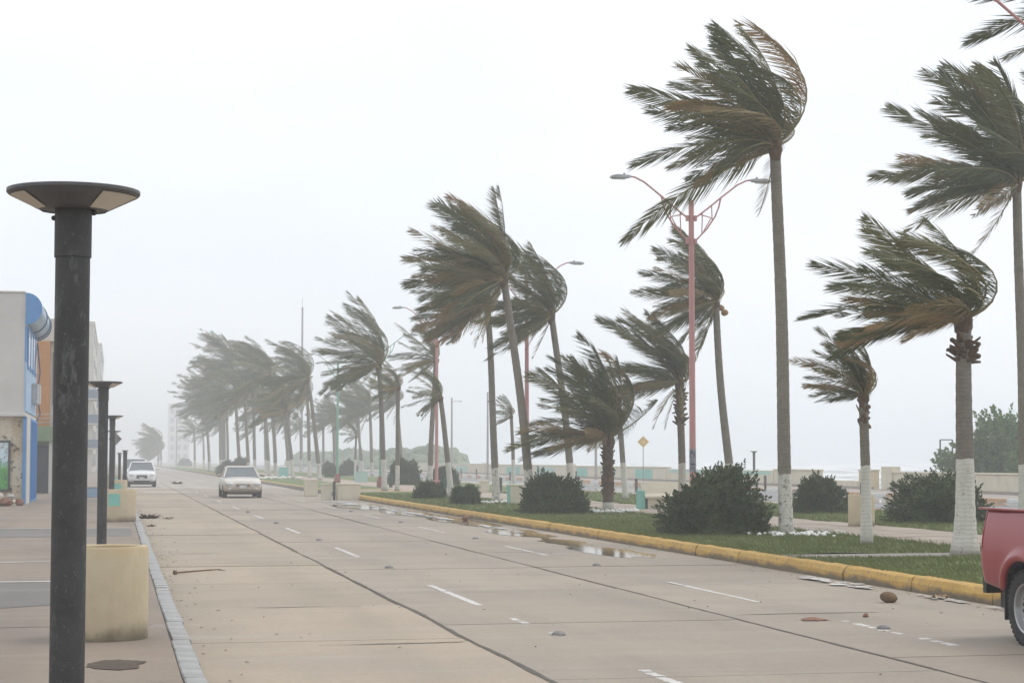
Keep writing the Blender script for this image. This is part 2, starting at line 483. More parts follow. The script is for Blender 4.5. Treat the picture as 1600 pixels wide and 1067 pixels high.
KX = 0.70       # road edge of the left kerb
J1, J2, KM = 3.40, 6.72, 10.38
YF = 116.0
mb = MB()
mb.box(KX - .1, KM + .1, YF, 2590, -0.25, 0.0)
road = tag(mb.build('road', M['road_far']), kind='structure')
MB().box(KX - .1, KM + .1, -30, YF - 0.02, -0.25, -0.03).build('joint_filling', M['joint'], road)
rg = random.Random(3)
slab_cache = {}
def slab(x0, x1, y0, y1, mat):
    key = (round(x1 - x0, 2), round(y1 - y0, 2), mat.name)
    if key not in slab_cache:
        m = MB(); w, l = x1 - x0, y1 - y0
        m.box(-w / 2, w / 2, -l / 2, l / 2, -0.2, 0)
        slab_cache[key] = m.mesh('concrete_slab', mat)
    o = link_mesh('concrete_slab', slab_cache[key], road, ((x0 + x1) / 2, (y0 + y1) / 2, rg.uniform(-0.004, 0.004)))
for (xa, xb, start, step, mat) in ((KX, J1, -12.3, 4.4, M['slab_tan']), (J1, J2, -10.9, 5.15, M['slab_grey']), (J2, KM, -13.2, 4.85, M['slab_grey'])):
    y = start
    while y < YF:
        y1 = min(y + step, YF)
        if y1 > 2: slab(xa + .012, xb - .012, y + .014, y1 - .014, mat)
        y = y1
def seal(x, seed, wmul=1.0, y1=150):
    m = MB(); rr = random.Random(seed); y = 4.0; pts = []
    while y < y1:
        c = x + 0.035 * noise.noise((seed, y * 0.35, 0)) + 0.012 * noise.noise((seed, y * 2.1, 4))
        w = (0.021 + 0.014 * noise.noise((seed + 5, y * 0.8, 0)) + rr.uniform(-.004, .004)) * wmul
        pts.append((c - w, c + w, y)); y += 0.22 if y < 60 else 1.0
    for a, b in zip(pts, pts[1:]):
        m.quad((a[0], a[2], .006), (a[1], a[2], .006), (b[1], b[2], .006), (b[0], b[2], .006))
    m.build('joint_seal', M['seal'], road, fix=False)
seal(J1, 1, 1.15); seal(J2, 2, 0.9)
# transverse cracks with dirt in them
for k, (xa, xb, y) in enumerate([(1.4, 2.9, 22.75), (1.9, 3.3, 18.05), (6.9, 8.6, 20.6), (1.0, 2.2, 36.0)]):
    m = MB(); n = 26; pr = None
    for i in range(n + 1):
        x = xa + (xb - xa) * i / n
        yy = y + 0.10 * noise.noise((x * 0.9, k * 7.7, 1)) + 0.03 * noise.noise((x * 5, k, 2))
        w = max(0.006, 0.035 * (0.5 + noise.noise((x * 1.7, k * 3.1, 9))))
        if pr: m.quad((pr[0], pr[1] - pr[2], .0065), (x, yy - w, .0065), (x, yy + w, .0065), (pr[0], pr[1] + pr[2], .0065))
        pr = (x, yy, w)
    m.build('crack', M['seal'], road, fix=False)
# lane dashes, worn
def dash(x, y0, y1, worn, seed, w=0.058):
    m = MB(); rr = random.Random(seed); y = y0; st = 0.07
    while y < y1 - 1e-3:
        b = min(y + st, y1)
        if rr.random() > worn:
            l = x - w + rr.uniform(0, .02) * (1 + worn * 2); r = x + w - rr.uniform(0, .02) * (1 + worn * 2)
            m.quad((l, y, .0045), (r, y, .0045), (r, b, .0045), (l, b, .0045))
        y = b
    if m.f: m.build('lane_dash', M['paint_white'], road, fix=False)
for i, y in enumerate([22.6, 34.2, 45.4, 56.8, 68.0, 79.5, 91, 102]):
    dash(4.32, y, y + 3.7, 0.03 if i < 2 else 0.1, 10 + i)
    dash(7.78, y - .2, y + 3.7, 0.06, 30 + i, 0.05)
dash(4.32, 19.9, 20.7, 0.3, 50); dash(4.34, 18.3, 19.0, 0.55, 51); dash(4.33, 13.5, 15.4, 0.2, 56)
dash(7.78, 18.9, 19.6, 0.25, 52); dash(7.75, 18.0, 18.9, 0.5, 53); dash(7.78, 16.8, 17.7, 0.3, 54, .07)
# raised road studs
stud_me = MB().ball((0, 0, 0), (0.075, 0.075, 0.042), 12, 8).mesh('road_stud', simple('stud_grey', (0.2, 0.19, 0.18), 0.6, var=.3, scale=12), True)
for ln, x in (('left', 4.36), ('right', 7.82)):
    for i, y in enumerate([18.6, 30.6, 41.4, 52.6, 64.0]):
        o = link_mesh('road_stud', stud_me, None, (x, y, 0.004))
        nth = ['nearest', 'second nearest', 'third nearest', 'fourth nearest', 'fifth nearest'][i]
        tag(o, f'small grey domed road stud, {nth} along the {ln} dashed lane line', 'road stud', 'road studs on the lane lines')
# worn stop-line paint across the lanes far ahead
def patch(name, pts, z, mat, parent=None, kind=None, seed=0, rough=0.0):
    m = MB(); n = len(pts)
    m.add([(x, y, z) for x, y in pts], [tuple(range(n))])
    o = m.build(name, mat, parent, fix=False)
    if kind: tag(o, kind=kind)
    return o
def blob(cx, cy, rx, ry, seed, n=40, am=0.35):
    out = []
    for i in range(n):
        a = 2 * PI * i / n
        q = 1 + am * noise.noise((math.cos(a) * 1.7 + seed * 3.3, math.sin(a) * 1.7, seed)) + am * .6 * noise.noise((math.cos(a) * 5 + seed, math.sin(a) * 5, seed + 8))
        out.append((cx + rx * q * math.cos(a), cy + ry * q * math.sin(a)))
    return out
patch('stop_line_paint', blob(2.6, 104.5, 1.5, .9, 4), .0055, M['paint_white'], road)
patch('stop_line_paint', blob(6.6, 117, .9, 1.0, 5), .0055, M['paint_white'], road)

# wet patches and puddles along the median kerb
def water_mat():
    t = NT('puddle_water')
    v = t.coord('World'); n = t.noise(v, 2.5, 3)
    n = t.noise(v, 11, 3)
    t.setc((0.15, 0.135, 0.115)); t.rough(0.04); t.b.inputs['Specular IOR Level'].default_value = 0.65
    t.bump(n, 0.14, 0.01)
    return t.mat
M['puddle'] = water_mat()
def sky_glint_mat():  # pale colour painted in for the sky mirrored in wet road
    t = NT('painted_sky_glint')
    v = t.coord('World'); n = t.noise(v, 4, 5)
    t.setc(t.ramp(n, [(0.35, (0.5, 0.48, 0.46)), (0.65, (0.74, 0.74, 0.73))])); t.rough(0.25)
    return t.mat
M['sky_glint'] = sky_glint_mat()
for k, (cx, cy, rx, ry) in enumerate([(9.2, 35.2, .55, 2.2), (9.35, 39.4, .4, 1.8), (9.4, 44.5, .6, 2.6), (9.6, 53.5, .6, 5.0), (9.4, 62, .7, 4.5), (9.0, 71, 1.0, 5.0)]):
    patch('puddle', blob(cx, cy, rx, ry, k + 1, 60), .0075 + k * .0011, M['puddle'], None, 'structure')
for k, (cx, cy, rx, ry) in enumerate([(10.0, 25.6, .22, 1.3), (10.16, 22.4, .10, .7), (10.2, 20.2, .10, .8), (9.0, 76, .5, 3.5), (9.5, 58, .18, 4.2), (9.5, 67.5, .25, 3.6), (9.55, 47, .14, 2.6)]):
    m = MB(); rr = random.Random(k + 70); nb = 0
    for q in range(26):
        bx, by = cx + rr.gauss(0, rx * .45), cy + rr.uniform(-ry, ry)
        pts = blob(bx, by, rx * rr.uniform(.12, .5), ry * rr.uniform(.03, .2), k * 31 + q, 18, .6)
        m.add([(px, py, .0165 + q * .0004) for px, py in pts], [tuple(range(18))])
    m.build('sky_glint_streak', M['sky_glint'], road, fix=False)  # broken white flecks standing in for bright sky reflection along the kerb

# ---- left sidewalk with its grey kerb stones
SW = 0.12
mb = MB(); mb.box(-14, KX - .192, -30, 2590, -.25, SW)
side = tag(mb.build('sidewalk', M['sidewalk']), kind='structure')
rg = random.Random(8)
kme = []
for q in range(4):
    m = MB(); rr = random.Random(q)
    m.box(-.082, .082, -.4985, .4985, -.25, .0)
    me = m.mesh('kerb_stone', M['kerb_grey']); bm = bmesh.new(); bm.from_mesh(me)
    bmesh.ops.bevel(bm, geom=[e for e in bm.edges if all(v.co.z > -.1 for v in e.verts)], offset=.007, segments=2, affect='EDGES')
    for v in bm.verts: v.co += Vector((rr.uniform(-.004, .004), rr.uniform(-.001, .001), rr.uniform(-.002, .002)))
    bm.to_mesh(me); bm.free(); kme.append(me)
kerb_l = tag(MB().box(KX - .19, KX - .03, -30, 2590, -.25, SW - .012).build('kerb', M['joint']), kind='structure')
for i in range(110):
    link_mesh('kerb_stone', rg.choice(kme), kerb_l, (KX - .095 + rg.uniform(-.008, .008), 5 + i * 1.0, SW + .008 + rg.uniform(-.004, .004)), (0, 0, rg.uniform(-.006, .006)))
MB().box(KX - .185, KX - .012, 115.5, 2580, -.2, SW + .006).build('far_kerb_run', M['kerb_grey'], kerb_l)
# asphalt repair band and painted lines on the sidewalk
def sheet(name, x0, x1, y0, y1, z, mat, parent):
    return MB().add([(x0, y0, z), (x1, y0, z), (x1, y1, z), (x0, y1, z)], [(0, 1, 2, 3)]).build(name, mat, parent, fix=False)
patch('asphalt_patch', [(-9, 20.9), (-2, 21.2), (-.9, 21.9), (-.2, 22.4), (.38, 22.5), (.38, 26.2), (-2, 26.3), (-9, 26.1)], SW + .004, M['asphalt'], side)
patch('asphalt_patch', [(-9, 41.0), (.38, 41.4), (.38, 46.3), (-9, 46.0)], SW + .004, M['asphalt'], side)
for y in (26.2, 46.4): sheet('painted_line', -8, .37, y, y + .16, SW + .008, M['paint_white'], side)
sheet('painted_line', -8, -1.0, 31.2, 31.36, SW + .008, M['paint_white'], side)
sheet('painted_line', .16, .37, 23.9, 26.0, SW + .0085, M['paint_white'], side)
for y, x0, x1 in ((14.2, -8, .38), (19.2, -8, .38), (35.8, -8, .38), (56, -8, .38), (66, -8, .38)):
    sheet('expansion_joint', x0, x1, y, y + .03, SW + .004, M['joint'], side)
tag(patch('dirt_hollow', blob(.02, 15.55, .22, .36, 3, 40, .3), SW + .006, M['soil'], side))
# white marks on the kerb
for y in (24.1, 24.7, 25.2): sheet('paint_mark', KX - .17, KX - .03, y, y + .1, SW + .0145, M['paint_white'], kerb_l)

# ---- median: yellow kerb, lawn, paths
MZ = 0.17
MY1 = 88.0
med = tag(MB().box(KM + .30, 23.6, 6, 2590, -.25, MZ - .012).build('median_soil', M['ground']), kind='structure')
ky = tag(MB().box(KM + .05, KM + .28, 6, MY1, -.25, MZ - .04).build('median_kerb', M['joint']), kind='structure')
def kerb_mesh(L, mat, seed, h):
    prof = [(0.0, -.25), (.015, h * .55), (.05, h * .92), (.09, h), (.27, h), (.29, h - .02), (.29, -.25)]
    m = MB(); n = 7; rings = []; rr = random.Random(seed)
    for j in range(n):
        y = -L / 2 + L * j / (n - 1)
        rings.append([(x + rr.uniform(-.008, .008), y, z + (rr.uniform(-.008, .008) if z > 0 else 0)) for x, z in prof])
    m.loft(rings)
    return m.mesh('kerb_block', mat, False)
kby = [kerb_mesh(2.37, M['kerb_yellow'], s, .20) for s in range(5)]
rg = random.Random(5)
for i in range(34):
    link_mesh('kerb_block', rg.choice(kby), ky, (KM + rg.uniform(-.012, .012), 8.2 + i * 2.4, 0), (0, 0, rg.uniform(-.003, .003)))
# rounded nose of the near median, the side path through it, and the kerb beyond
def kerb_run(pts, parent, mat, h=.19, w=.26):
    m = MB()
    for i in range(len(pts) - 1):
        a, b = Vector((*pts[i], 0)), Vector((*pts[i + 1], 0)); d = (b - a).normalized(); nrm = Vector((d.y, -d.x, 0)) * w
        a2, b2 = a + nrm, b + nrm
        m2 = MB(); up = Vector((0, 0, h)); dn = Vector((0, 0, -.2))
        e = d * .008
        m2.add([a + e + dn, b - e + dn, b2 - e + dn, a2 + e + dn, a + e + up, b - e + up, b2 - e + up, a2 + e + up],
               [(0, 1, 2, 3), (4, 5, 6, 7), (0, 1, 5, 4), (1, 2, 6, 5), (2, 3, 7, 6), (3, 0, 4, 7)])
        m2.build('kerb_block', mat, parent, bevel=.03)
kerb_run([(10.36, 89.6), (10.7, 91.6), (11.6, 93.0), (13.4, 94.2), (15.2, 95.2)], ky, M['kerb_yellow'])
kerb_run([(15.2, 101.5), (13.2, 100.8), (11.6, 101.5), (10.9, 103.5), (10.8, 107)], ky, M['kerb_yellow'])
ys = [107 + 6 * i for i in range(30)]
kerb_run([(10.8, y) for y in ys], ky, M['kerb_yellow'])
def lawn(x0, x1, y0, y1, z=MZ):
    m = MB(); nx = max(2, int((x1 - x0) / 0.6)); ny = max(2, int((y1 - y0) / (0.8 if y0 < 60 else 3)))
    for j in range(ny + 1):
        for i in range(nx + 1):
            x = x0 + (x1 - x0) * i / nx; y = y0 + (y1 - y0) * j / ny
            m.v.append((x, y, z + .03 * noise.noise((x * .8, y * .8, 2))))
    for j in range(ny):
        for i in range(nx):
            a = j * (nx + 1) + i; m.f.append((a, a + 1, a + nx + 2, a + nx + 1)); m.m.append(0)
    o = m.build('lawn', M['grass'], None, True, fix=False)
    return tag(o, kind='structure')
PX0, PX1 = 14.9, 17.9
CPY0, CPY1 = 29.2, 30.35
lawn(KM + .27, PX0, 6, CPY0); lawn(KM + .27, PX0, CPY1, 88.5); lawn(10.8, PX0, 88.5, 93); lawn(PX1, 23.5, 6, 92)
lawn(11.05, PX0, 103, 420); lawn(PX1, 23.5, 97, 420)
path = tag(MB().box(PX0 + .02, PX1 - .02, 6, 430, -.2, MZ - .005).build('median_path', concrete('path_paving', (0.40, 0.32, 0.255), (0.33, 0.27, 0.22))), kind='structure')
MB().box(KM + .3, PX0, CPY0 + .02, CPY1 - .02, -.2, MZ - .004).build('cross_path', M['promenade'], path)
MB().box(11.4, 23.5, 93.6, 102.2, -.2, MZ - .007).build('cross_path', M['promenade'], path)
# paving slabs of the median path, each a piece
pm = []
for q in range(3):
    m = MB(); m.box(-.48, .48, -.73, .73, -.05, 0)
    me = m.mesh('paving_slab', concrete('paving_%d' % q, (0.40 - .03 * q, 0.325 - .025 * q, 0.26 - .02 * q), (0.34, 0.285, 0.235)))
    bm = bmesh.new(); bm.from_mesh(me); bmesh.ops.bevel(bm, geom=[e for e in bm.edges if all(v.co.z > -.01 for v in e.verts)], offset=.02, segments=1, affect='EDGES'); bm.to_mesh(me); bm.free(); pm.append(me)
rg = random.Random(12)
for j in range(34):
    for i in range(3):
        link_mesh('paving_slab', rg.choice(pm), path, (PX0 + .5 + i * 1.0, 28.0 + j * 1.5 + .2 * i, MZ + .012 + rg.uniform(-.012, .012)), (rg.uniform(-.01, .01), rg.uniform(-.012, .012), rg.uniform(-.02, .02)))
# second carriageway, its kerbs, promenade
ky2 = tag(MB().box(23.6, 23.85, 6, 2590, -.2, MZ + .02).build('median_far_kerb', M['kerb_striped']), kind='structure')
tag(MB().box(23.86, 35.9, -20, 2590, -.25, -.02).build('second_road', M['road_two']), kind='structure')
tag(MB().box(36.16, 42.6, -20, 2590, -.25, .10).build('promenade', M['promenade']), kind='structure')
kp = tag(MB().box(35.92, 36.14, -20, 60, -.25, .115).build('promenade_kerb', M['kerb_striped']), kind='structure')
kbs = MB().box(-.10, .10, -1.2, 1.2, -.2, .0)
kb_w = kbs.mesh('kerb_block', painted('kerb_white', (0.74, 0.74, 0.72), (0.3, 0.28, 0.25), .4)); kb_o = kbs.mesh('kerb_block', painted('kerb_orange', (0.60, 0.34, 0.18), (0.3, 0.2, 0.12), .4))
for i in range(70): link_mesh('kerb_block', (kb_w, kb_o)[i % 2], kp, (36.03, 61.3 + i * 2.5, .135))
for k, (cx, cy, rx, ry) in enumerate([(33, 78, 2.2, 12), (30, 105, 3, 9), (33.5, 130, 2.5, 18), (28, 140, 2.6, 14), (34, 175, 2, 22)]):
    patch('puddle', blob(cx, cy, rx, ry, k + 41, 50), -.012, M['puddle'], None, 'structure')

# grass blades (nobody could count them)
rg = random.Random(77)
V, F = [], []
def blades(n, x0, x1, y0, y1, h):
    for _ in range(n):
        x, y = rg.uniform(x0, x1), rg.uniform(y0, y1)
        hh = h * rg.uniform(.5, 1.3); a = rg.uniform(0, PI); w = rg.uniform(.006, .012)
        dx, dy = math.cos(a) * w, math.sin(a) * w; lx = -hh * rg.uniform(.2, .9); ly = hh * rg.uniform(-.3, .3)
        z = MZ + .03 * noise.noise((x * .8, y * .8, 2)) - .004
        n0 = len(V)
        V.extend([(x - dx, y - dy, z), (x + dx, y + dy, z), (x + lx, y + ly, z + hh)]); F.append((n0, n0 + 1, n0 + 2))
blades(26000, KM + .27, PX0, 17, CPY0, .055); blades(34000, KM + .27, PX0, CPY1, 50, .06); blades(20000, KM + .27, PX0, 50, 88, .075)
blades(16000, PX1, 23.4, 38, 62, .085); blades(9000, PX1, 23.4, 62, 92, .1)
# rough fringe where turf meets the kerb and path
for x in (KM + .30, PX0 - .02, PX1 + .02): blades(5000, x - .05, x + .05, 18, 70, .10)
me = bpy.data.meshes.new('grass'); me.from_pydata(V, [], F); me.materials.append(M['blade'])
g = bpy.data.objects.new('grass', me); COL.objects.link(g)
tag(g, 'short green lawn grass growing on the median', 'grass', kind='stuff')

# ------------------------------------------------------------------ sea
def sea_mat():
    t = NT('storm_sea')
    v = t.coord('World', (1, .35, 1)); x = t.sep(t.coord('World'))
    n = t.noise(v, .12, 6, .7); f = t.noise(v, .9, 5, .7)
    h = t.math('ADD', t.math('MULTIPLY', x[2], .42), t.math('MULTIPLY', n, .95))
    m = t.smooth(t.math('ADD', h, t.math('MULTIPLY', f, .25)), .42, .68)
    t.setc(t.mix(m, (0.17, 0.185, 0.175), (0.70, 0.71, 0.71)))
    t.rough(t.math('ADD', .15, t.math('MULTIPLY', m, .6)))
    t.bump(f, .5, .2)
    return t.mat
m = MB()
sx, x = [], 50.0
while x < 2600: sx.append(x); x += max(.9, (x - 40) * .022)
sy, y = [], 40.0
while y < 2600: sy.append(y); y += max(3.0, y * .03)
for y in sy:
    for x in sx:
        ph = x * .36 + 1.5 * noise.noise((x * .02, y * .012, 3)) * 3
        amp = .75 * (.55 + .6 * noise.noise((x * .03, y * .02, 8)))
        z = -.35 + amp * (1 - abs(math.sin(ph * .5))) ** 1.3 * 1.5 + .35 * noise.noise((x * .12, y * .06, 1))
        if x > 600: z = -.35 + (z + .35) * .4
        m.v.append((x, y, z))
nx = len(sx)
for j in range(len(sy) - 1):
    for i in range(nx - 1):
        m.f.append((j * nx + i, j * nx + i + 1, (j + 1) * nx + i + 1, (j + 1) * nx + i)); m.m.append(0)
tag(m.build('sea', sea_mat(), None, True, fix=False), kind='structure')

# ------------------------------------------------------------------ sea wall in sections, with painted panels and copings
def wall_section(x, y0, y1, h, label, panels=(), coping=True, mat='cream_pale'):
    t = empty('sea_wall', (x, y0, .10), 0, label, 'sea wall', 'sections of the sea wall')
    L = y1 - y0
    MB().box(0, .32, 0, L, -.02, h).build('wall', M[mat], t, bevel=.02)
    if coping: MB().box(-.06, .38, -.03, L + .03, h + .002, h + .09).build('coping', M['cream_pale'], t, bevel=.02)
    for (a, b, z0, z1, mm) in panels:
        MB().box(-.004, 0.02, a, b, z0, z1).build('painted_panel', M[mm], t)
    MB().box(-.16, -.002, 0, L, -.02, .14).build('footing', M['promenade'], t, bevel=.015)
    return t
wall_section(41.4, 60, 82, .86, 'cream sea wall with a mint panel beside the right hand hedge', [(12.5, 21.0, .08, .80, 'mint'), (2, 8, .08, .80, 'mint')])
wall_section(41.4, 82.1, 97.4, .92, 'cream sea wall section right of the gap, behind the wide low shrub', [])
wall_section(41.4, 99.6, 101.8, 1.02, 'short cream sea wall pillar standing alone in the gap', [], True, 'cream')
wall_section(41.4, 102, 108, .45, 'low broken sea wall stub with a dark top', [], False)
wall_section(41.4, 108.2, 116, .98, 'cream sea wall block behind the round shrub', [], True)
wall_section(41.4, 116.2, 140, .96, 'pale mint topped sea wall right of the big shrub', [(0.4, 23.4, .66, .92, 'mint_light')], False)
wall_section(41.4, 140.2, 172, 1.02, 'sea wall with mint rectangles behind the yellow diamond sign', [(4, 9, .1, .9, 'mint'), (15, 20, .1, .9, 'mint_light'), (25, 29, .1, .9, 'mint')])
wall_section(41.4, 172.2, 214, 1.06, 'long cream sea wall section behind the twin tall palms', [(6, 14, .1, .9, 'mint_light'), (22, 29, .1, .9, 'mint')])
wall_section(41.4, 214.2, 262, 1.1, 'farthest pale sea wall section fading into the haze', [(10, 18, .1, .9, 'mint_light')])
for (y, lab) in ((97.6, 'square cream pier block on the sea wall right of the gap'), (214, 'square cream pier block on the far sea wall'), (172.1, 'cream pier block on the sea wall behind the leaning palm')):
    o = MB().box(-.12, .44, -.7, .7, 0, 1.28).build('wall_pier', M['cream_pale'], None, bevel=.03, loc=(41.4, y, .1)); tag(o, lab, 'pier', 'piers of the sea wall')

# ------------------------------------------------------------------ palms
WIND = Vector((-1.0, 0.10, 0.0))
def frond_mesh(rg, az, el, L, droop=0.15, windk=1.0, npair=104, leaf=0.235, seg=15, roll=None, mat='frond'):
    """one wind-blown feather leaf: rachis bending downwind, leaflets streaming"""
    d = Vector((math.cos(el) * math.cos(az), math.cos(el) * math.sin(az), math.sin(el)))
    p = Vector((0, 0, 0))
    lift = 0.85 * math.sin(el) - 0.16 + rg.uniform(-.25, .25)
    T = (WIND + Vector((0, 0.30 * math.sin(az) + rg.uniform(-.25, .25), lift))).normalized()
    lee = -math.cos(az) * math.cos(el)                 # -1 weather side .. 1 lee side
    sweep = 1.0 + 1.0 * max(0.0, -lee) - .25 * math.sin(max(0, el))
    ds = 1.0 / seg
    pts, dirs = [p.copy()], [d.copy()]
    k0 = 4.4 * windk
    wob, wob2 = rg.uniform(-1.2, 1.2), rg.uniform(-1.3, 1.3)
    for i in range(seg):
        u = (i + .5) / seg
        d = d + T * (k0 * sweep * ds * (0.30 + 1.0 * u) * (1.0 if lee > 0 or u < .55 else .6)) + Vector((0, 0, -droop * 1.4 * u * ds * 3))
        if u > .4: d = d + Vector((0, wob * ds, wob2 * ds * math.sin(u * 7)))
        d.normalize()
        p = p + d * ds * L
        pts.append(p.copy()); dirs.append(d.copy())
    mb = MB(); mb.cur = 1
    rad = [max(.005, .030 * (1 - .88 * i / seg) + .03 * math.exp(-i * 1.2)) * (L / 4) ** .5 for i in range(seg + 1)]
    mb.tube(pts, rad, 4, False)
    mb.cur = 0
    if roll is None: roll = rg.uniform(.5, 1.35) * rg.choice((-1, 1))
    ll = leaf * L
    fold = rg.uniform(.6, 1.25)
    gaps = [(rg.uniform(.2, .95), rg.uniform(.02, .06), rg.choice((-1, 1, 0))) for _ in range(3)]
    for j in range(npair):
        u = .10 + .90 * (j + rg.uniform(-.3, .3)) / (npair - 1)
        u = min(max(u, .08), .999)
        f = u * seg; i = int(f); f -= i
        if i >= seg: i, f = seg - 1, 1.0
        b = pts[i].lerp(pts[i + 1], f); t = dirs[i].lerp(dirs[i + 1], f).normalized()
        s0 = t.cross(Vector((0, 0, 1)))
        if s0.length < .05: s0 = t.cross(Vector((0, 1, 0)))
        s0.normalize(); n0 = s0.cross(t)
        ro = roll + .5 * (u - .5)
        side = s0 * math.cos(ro) + n0 * math.sin(ro)
        nrm = side.cross(t).normalized()
        prof = .30 + .78 * math.sin(PI * min(1, (u * .80 + .16))) ** .8
        if u > .9: prof *= 1 - (u - .9) * 4.5
        for sg in (-1, 1):
            if rg.random() < .06 or (any(abs(u - g0) < g1 and g2 in (0, sg) for g0, g1, g2 in gaps) and rg.random() < .8): continue
            ln = ll * prof * rg.uniform(.62, 1.18)
            sd = side * sg; ag = sd.dot(T); sd = sd * (.74 - .22 * u) * (1.0 if ag > 0 else 1.0 + .75 * ag)
            dr = sd + t * (.42 + .35 * u) + T * fold * .8 + Vector((0, 0, -.16)) + nrm * rg.uniform(-.2, .2) + Vector((rg.uniform(-.09, .09), rg.uniform(-.09, .09), rg.uniform(-.09, .09)))
            dr.normalize()
            wv = (t - dr * t.dot(dr))
            if wv.length < .05: wv = nrm.copy()
            wv = (wv.normalized() + nrm * rg.uniform(-.6, .6)).normalized()
            w = .0036 * L * rg.uniform(.65, 1.3)
            d2 = (dr + T * .35 + Vector((0, 0, -.12))).normalized()
            m1 = b + dr * ln * .45; tip = m1 + d2 * ln * .55
            mb.add([b - wv * w * .5, b + wv * w * .5, m1 + wv * w, m1 - wv * w, tip], [(0, 1, 2, 3), (3, 2, 4)])
    return mb.mesh('frond', [M[mat], M['rachis']])

def trunk_mesh(rg, h, dx, r0, r1, mat, bulge=1.45, curve=0.3, dy=0.0):
    n = max(20, int(h / .11)); pts, rad = [], []
    for i in range(n + 1):
        u = i / n
        cx = dx * (u * (1 - curve) + curve * u * u) + .10 * math.sin(u * 5.2 + dx * 9) * u * (1 - u) * h * .12
        cy = dy * u
        pts.append((cx, cy, h * u))
        r = r0 + (r1 - r0) * u ** .7
        r *= 1 + (bulge - 1) * math.exp(-u * h / .38)
        rad.append(r * (1 + (.022 if i % 2 else -.012) + rg.uniform(-.012, .012)))
    m = MB(); m.tube(pts, rad, 16)
    return m.mesh('trunk', mat, True), Vector(pts[-1])

def boots(rg, h0, h1, r, n, cx=0.0, out=.10):
    m = MB()
    for i in range(n):
        u = i / max(1, n - 1); z = h0 + (h1 - h0) * u; a = i * 2.399 + rg.uniform(-.3, .3)
        d = Vector((math.cos(a), math.sin(a), 0)); s = Vector((-d.y, d.x, 0)); L = rg.uniform(.10, .20); w = rg.uniform(.03, .055)
        b = Vector((cx, 0, z)) + d * r * .85; t = b + d * out * rg.uniform(.6, 1.5) + Vector((0, 0, L * rg.uniform(-.4, 1.0)))
        up = Vector((0, 0, w))
        m.add([b - s * w - up, b + s * w - up, b + s * w + up, b - s * w + up, t - s * w * .6, t + s * w * .6, t + s * w * .5 + up, t - s * w * .5 + up],
              [(0, 1, 5, 4), (1, 2, 6, 5), (2, 3, 7, 6), (3, 0, 4, 7), (4, 5, 6, 7)])
    return m

def make_palm(x, y, h, dx, r0, r1, L, nf, mat, label, seed, group='palm trees on the seafront median', up=1.0, lib=None, boot=None, windk=1.0, lo=-28, coco=0, z=MZ, bulge=1.45, dy=0.0, npair=104, hi=82, extra=(), curve=.3, skirt=3):
    rg = random.Random(seed)
    t = empty('palm_tree', (x, y, z - .03), 0, label, 'palm tree', group)
    tm, top = trunk_mesh(rg, h - z + .03, dx, r0, r1, M[mat], bulge, curve, dy)
    link_mesh('trunk', tm, t)
    c = MB(); c.ball((0, 0, -.05), (r1 * 1.35, r1 * 1.35, L * .085), 10, 7, .12, seed)
    for k in range(5):
        a = k * 1.25 + seed; c.tube([(0, 0, 0), (math.cos(a) * .04 * L - .02 * L, math.sin(a) * .04 * L, .09 * L), (math.cos(a) * .04 * L - .10 * L, math.sin(a) * .05 * L, .16 * L)], [.02 * L, .014 * L, .003 * L], 5)
    crown = c.build('crown', M['fibre'], t, True, loc=tuple(top))
    crown.rotation_euler = (rg.uniform(-.12, .12), rg.uniform(-.14, .14), rg.uniform(-.38, .38))
    windk *= rg.uniform(.82, 1.15)
    for i in range(nf):
        u = i / (nf - 1)
        el = R(hi - (hi - lo) * u ** .92) * 1.0 + rg.uniform(-.1, .1)
        az = i * 2.39996 + rg.uniform(-.25, .25) + seed
        if el < R(12) and math.cos(az) > -.1:          # old leaves on the weather side are swept round
            az = PI + rg.uniform(-1.25, 1.25)
        l = .93 * L * (rg.uniform(.72, 1.08) * (.80 + .2 * math.sin(PI * min(1, u * 1.1 + .12))))
        if lib is None:
            me = frond_mesh(rg, az, el, l, .12 + .22 * u, windk * rg.uniform(.75, 1.25), npair, mat='frond_old' if rg.random() < (.14 + .65 * max(0, u - .4)) else 'frond')
            o = link_mesh('frond', me, crown, (0, 0, .02 * L * (1 - u)))
        else:
            ca = az % (2 * PI); best = min(lib, key=lambda q: abs((q[0] - ca + PI) % (2 * PI) - PI) + 1.6 * abs(q[1] - el) + rg.uniform(0, .5))
            o = link_mesh('frond', best[2], crown, (0, 0, .02 * L * (1 - u)), (rg.uniform(-.12, .12), rg.uniform(-.12, .12), rg.uniform(-.15, .15)), l / 4.0)
    for (az, el, ll, wk, dr) in extra:
        me = frond_mesh(rg, R(az), R(el), ll, dr, wk, npair, .19, roll=1.45 if el > 60 else None)
        link_mesh('frond', me, crown, (0, 0, -.05))
    for k in range(skirt if L > 2.2 and lo < 0 else 0):       # spent leaves hanging against the trunk
        az, ll = rg.uniform(1.6, 4.6), L * rg.uniform(.3, .55)
        if lib is None: link_mesh('frond', frond_mesh(rg, az, R(rg.uniform(-70, -40)), ll, .5, .22, 40, .22, 10, mat='frond_old'), crown, (0, 0, -.06))
        else: link_mesh('frond', OLD[k % len(OLD)], crown, (0, 0, -.06), (0, 0, rg.uniform(-1.2, 1.2)), ll / 2.0)
    if boot:
        boots(rg, boot[0], boot[1], boot[2], boot[3], top.x * (boot[0] + boot[1]) / 2 / max(h, .1), boot[4]).build('dead_leaf_bases', M['fibre'], t, fix=False)
    for k in range(coco):
        a = k * 2.1 + 1; link_mesh('coconut', coco_me, crown, (.18 * math.cos(a) + .12, .2 * math.sin(a), -.18 - .07 * (k % 3)), (a, a * 2, 0), 1.0)
    return t
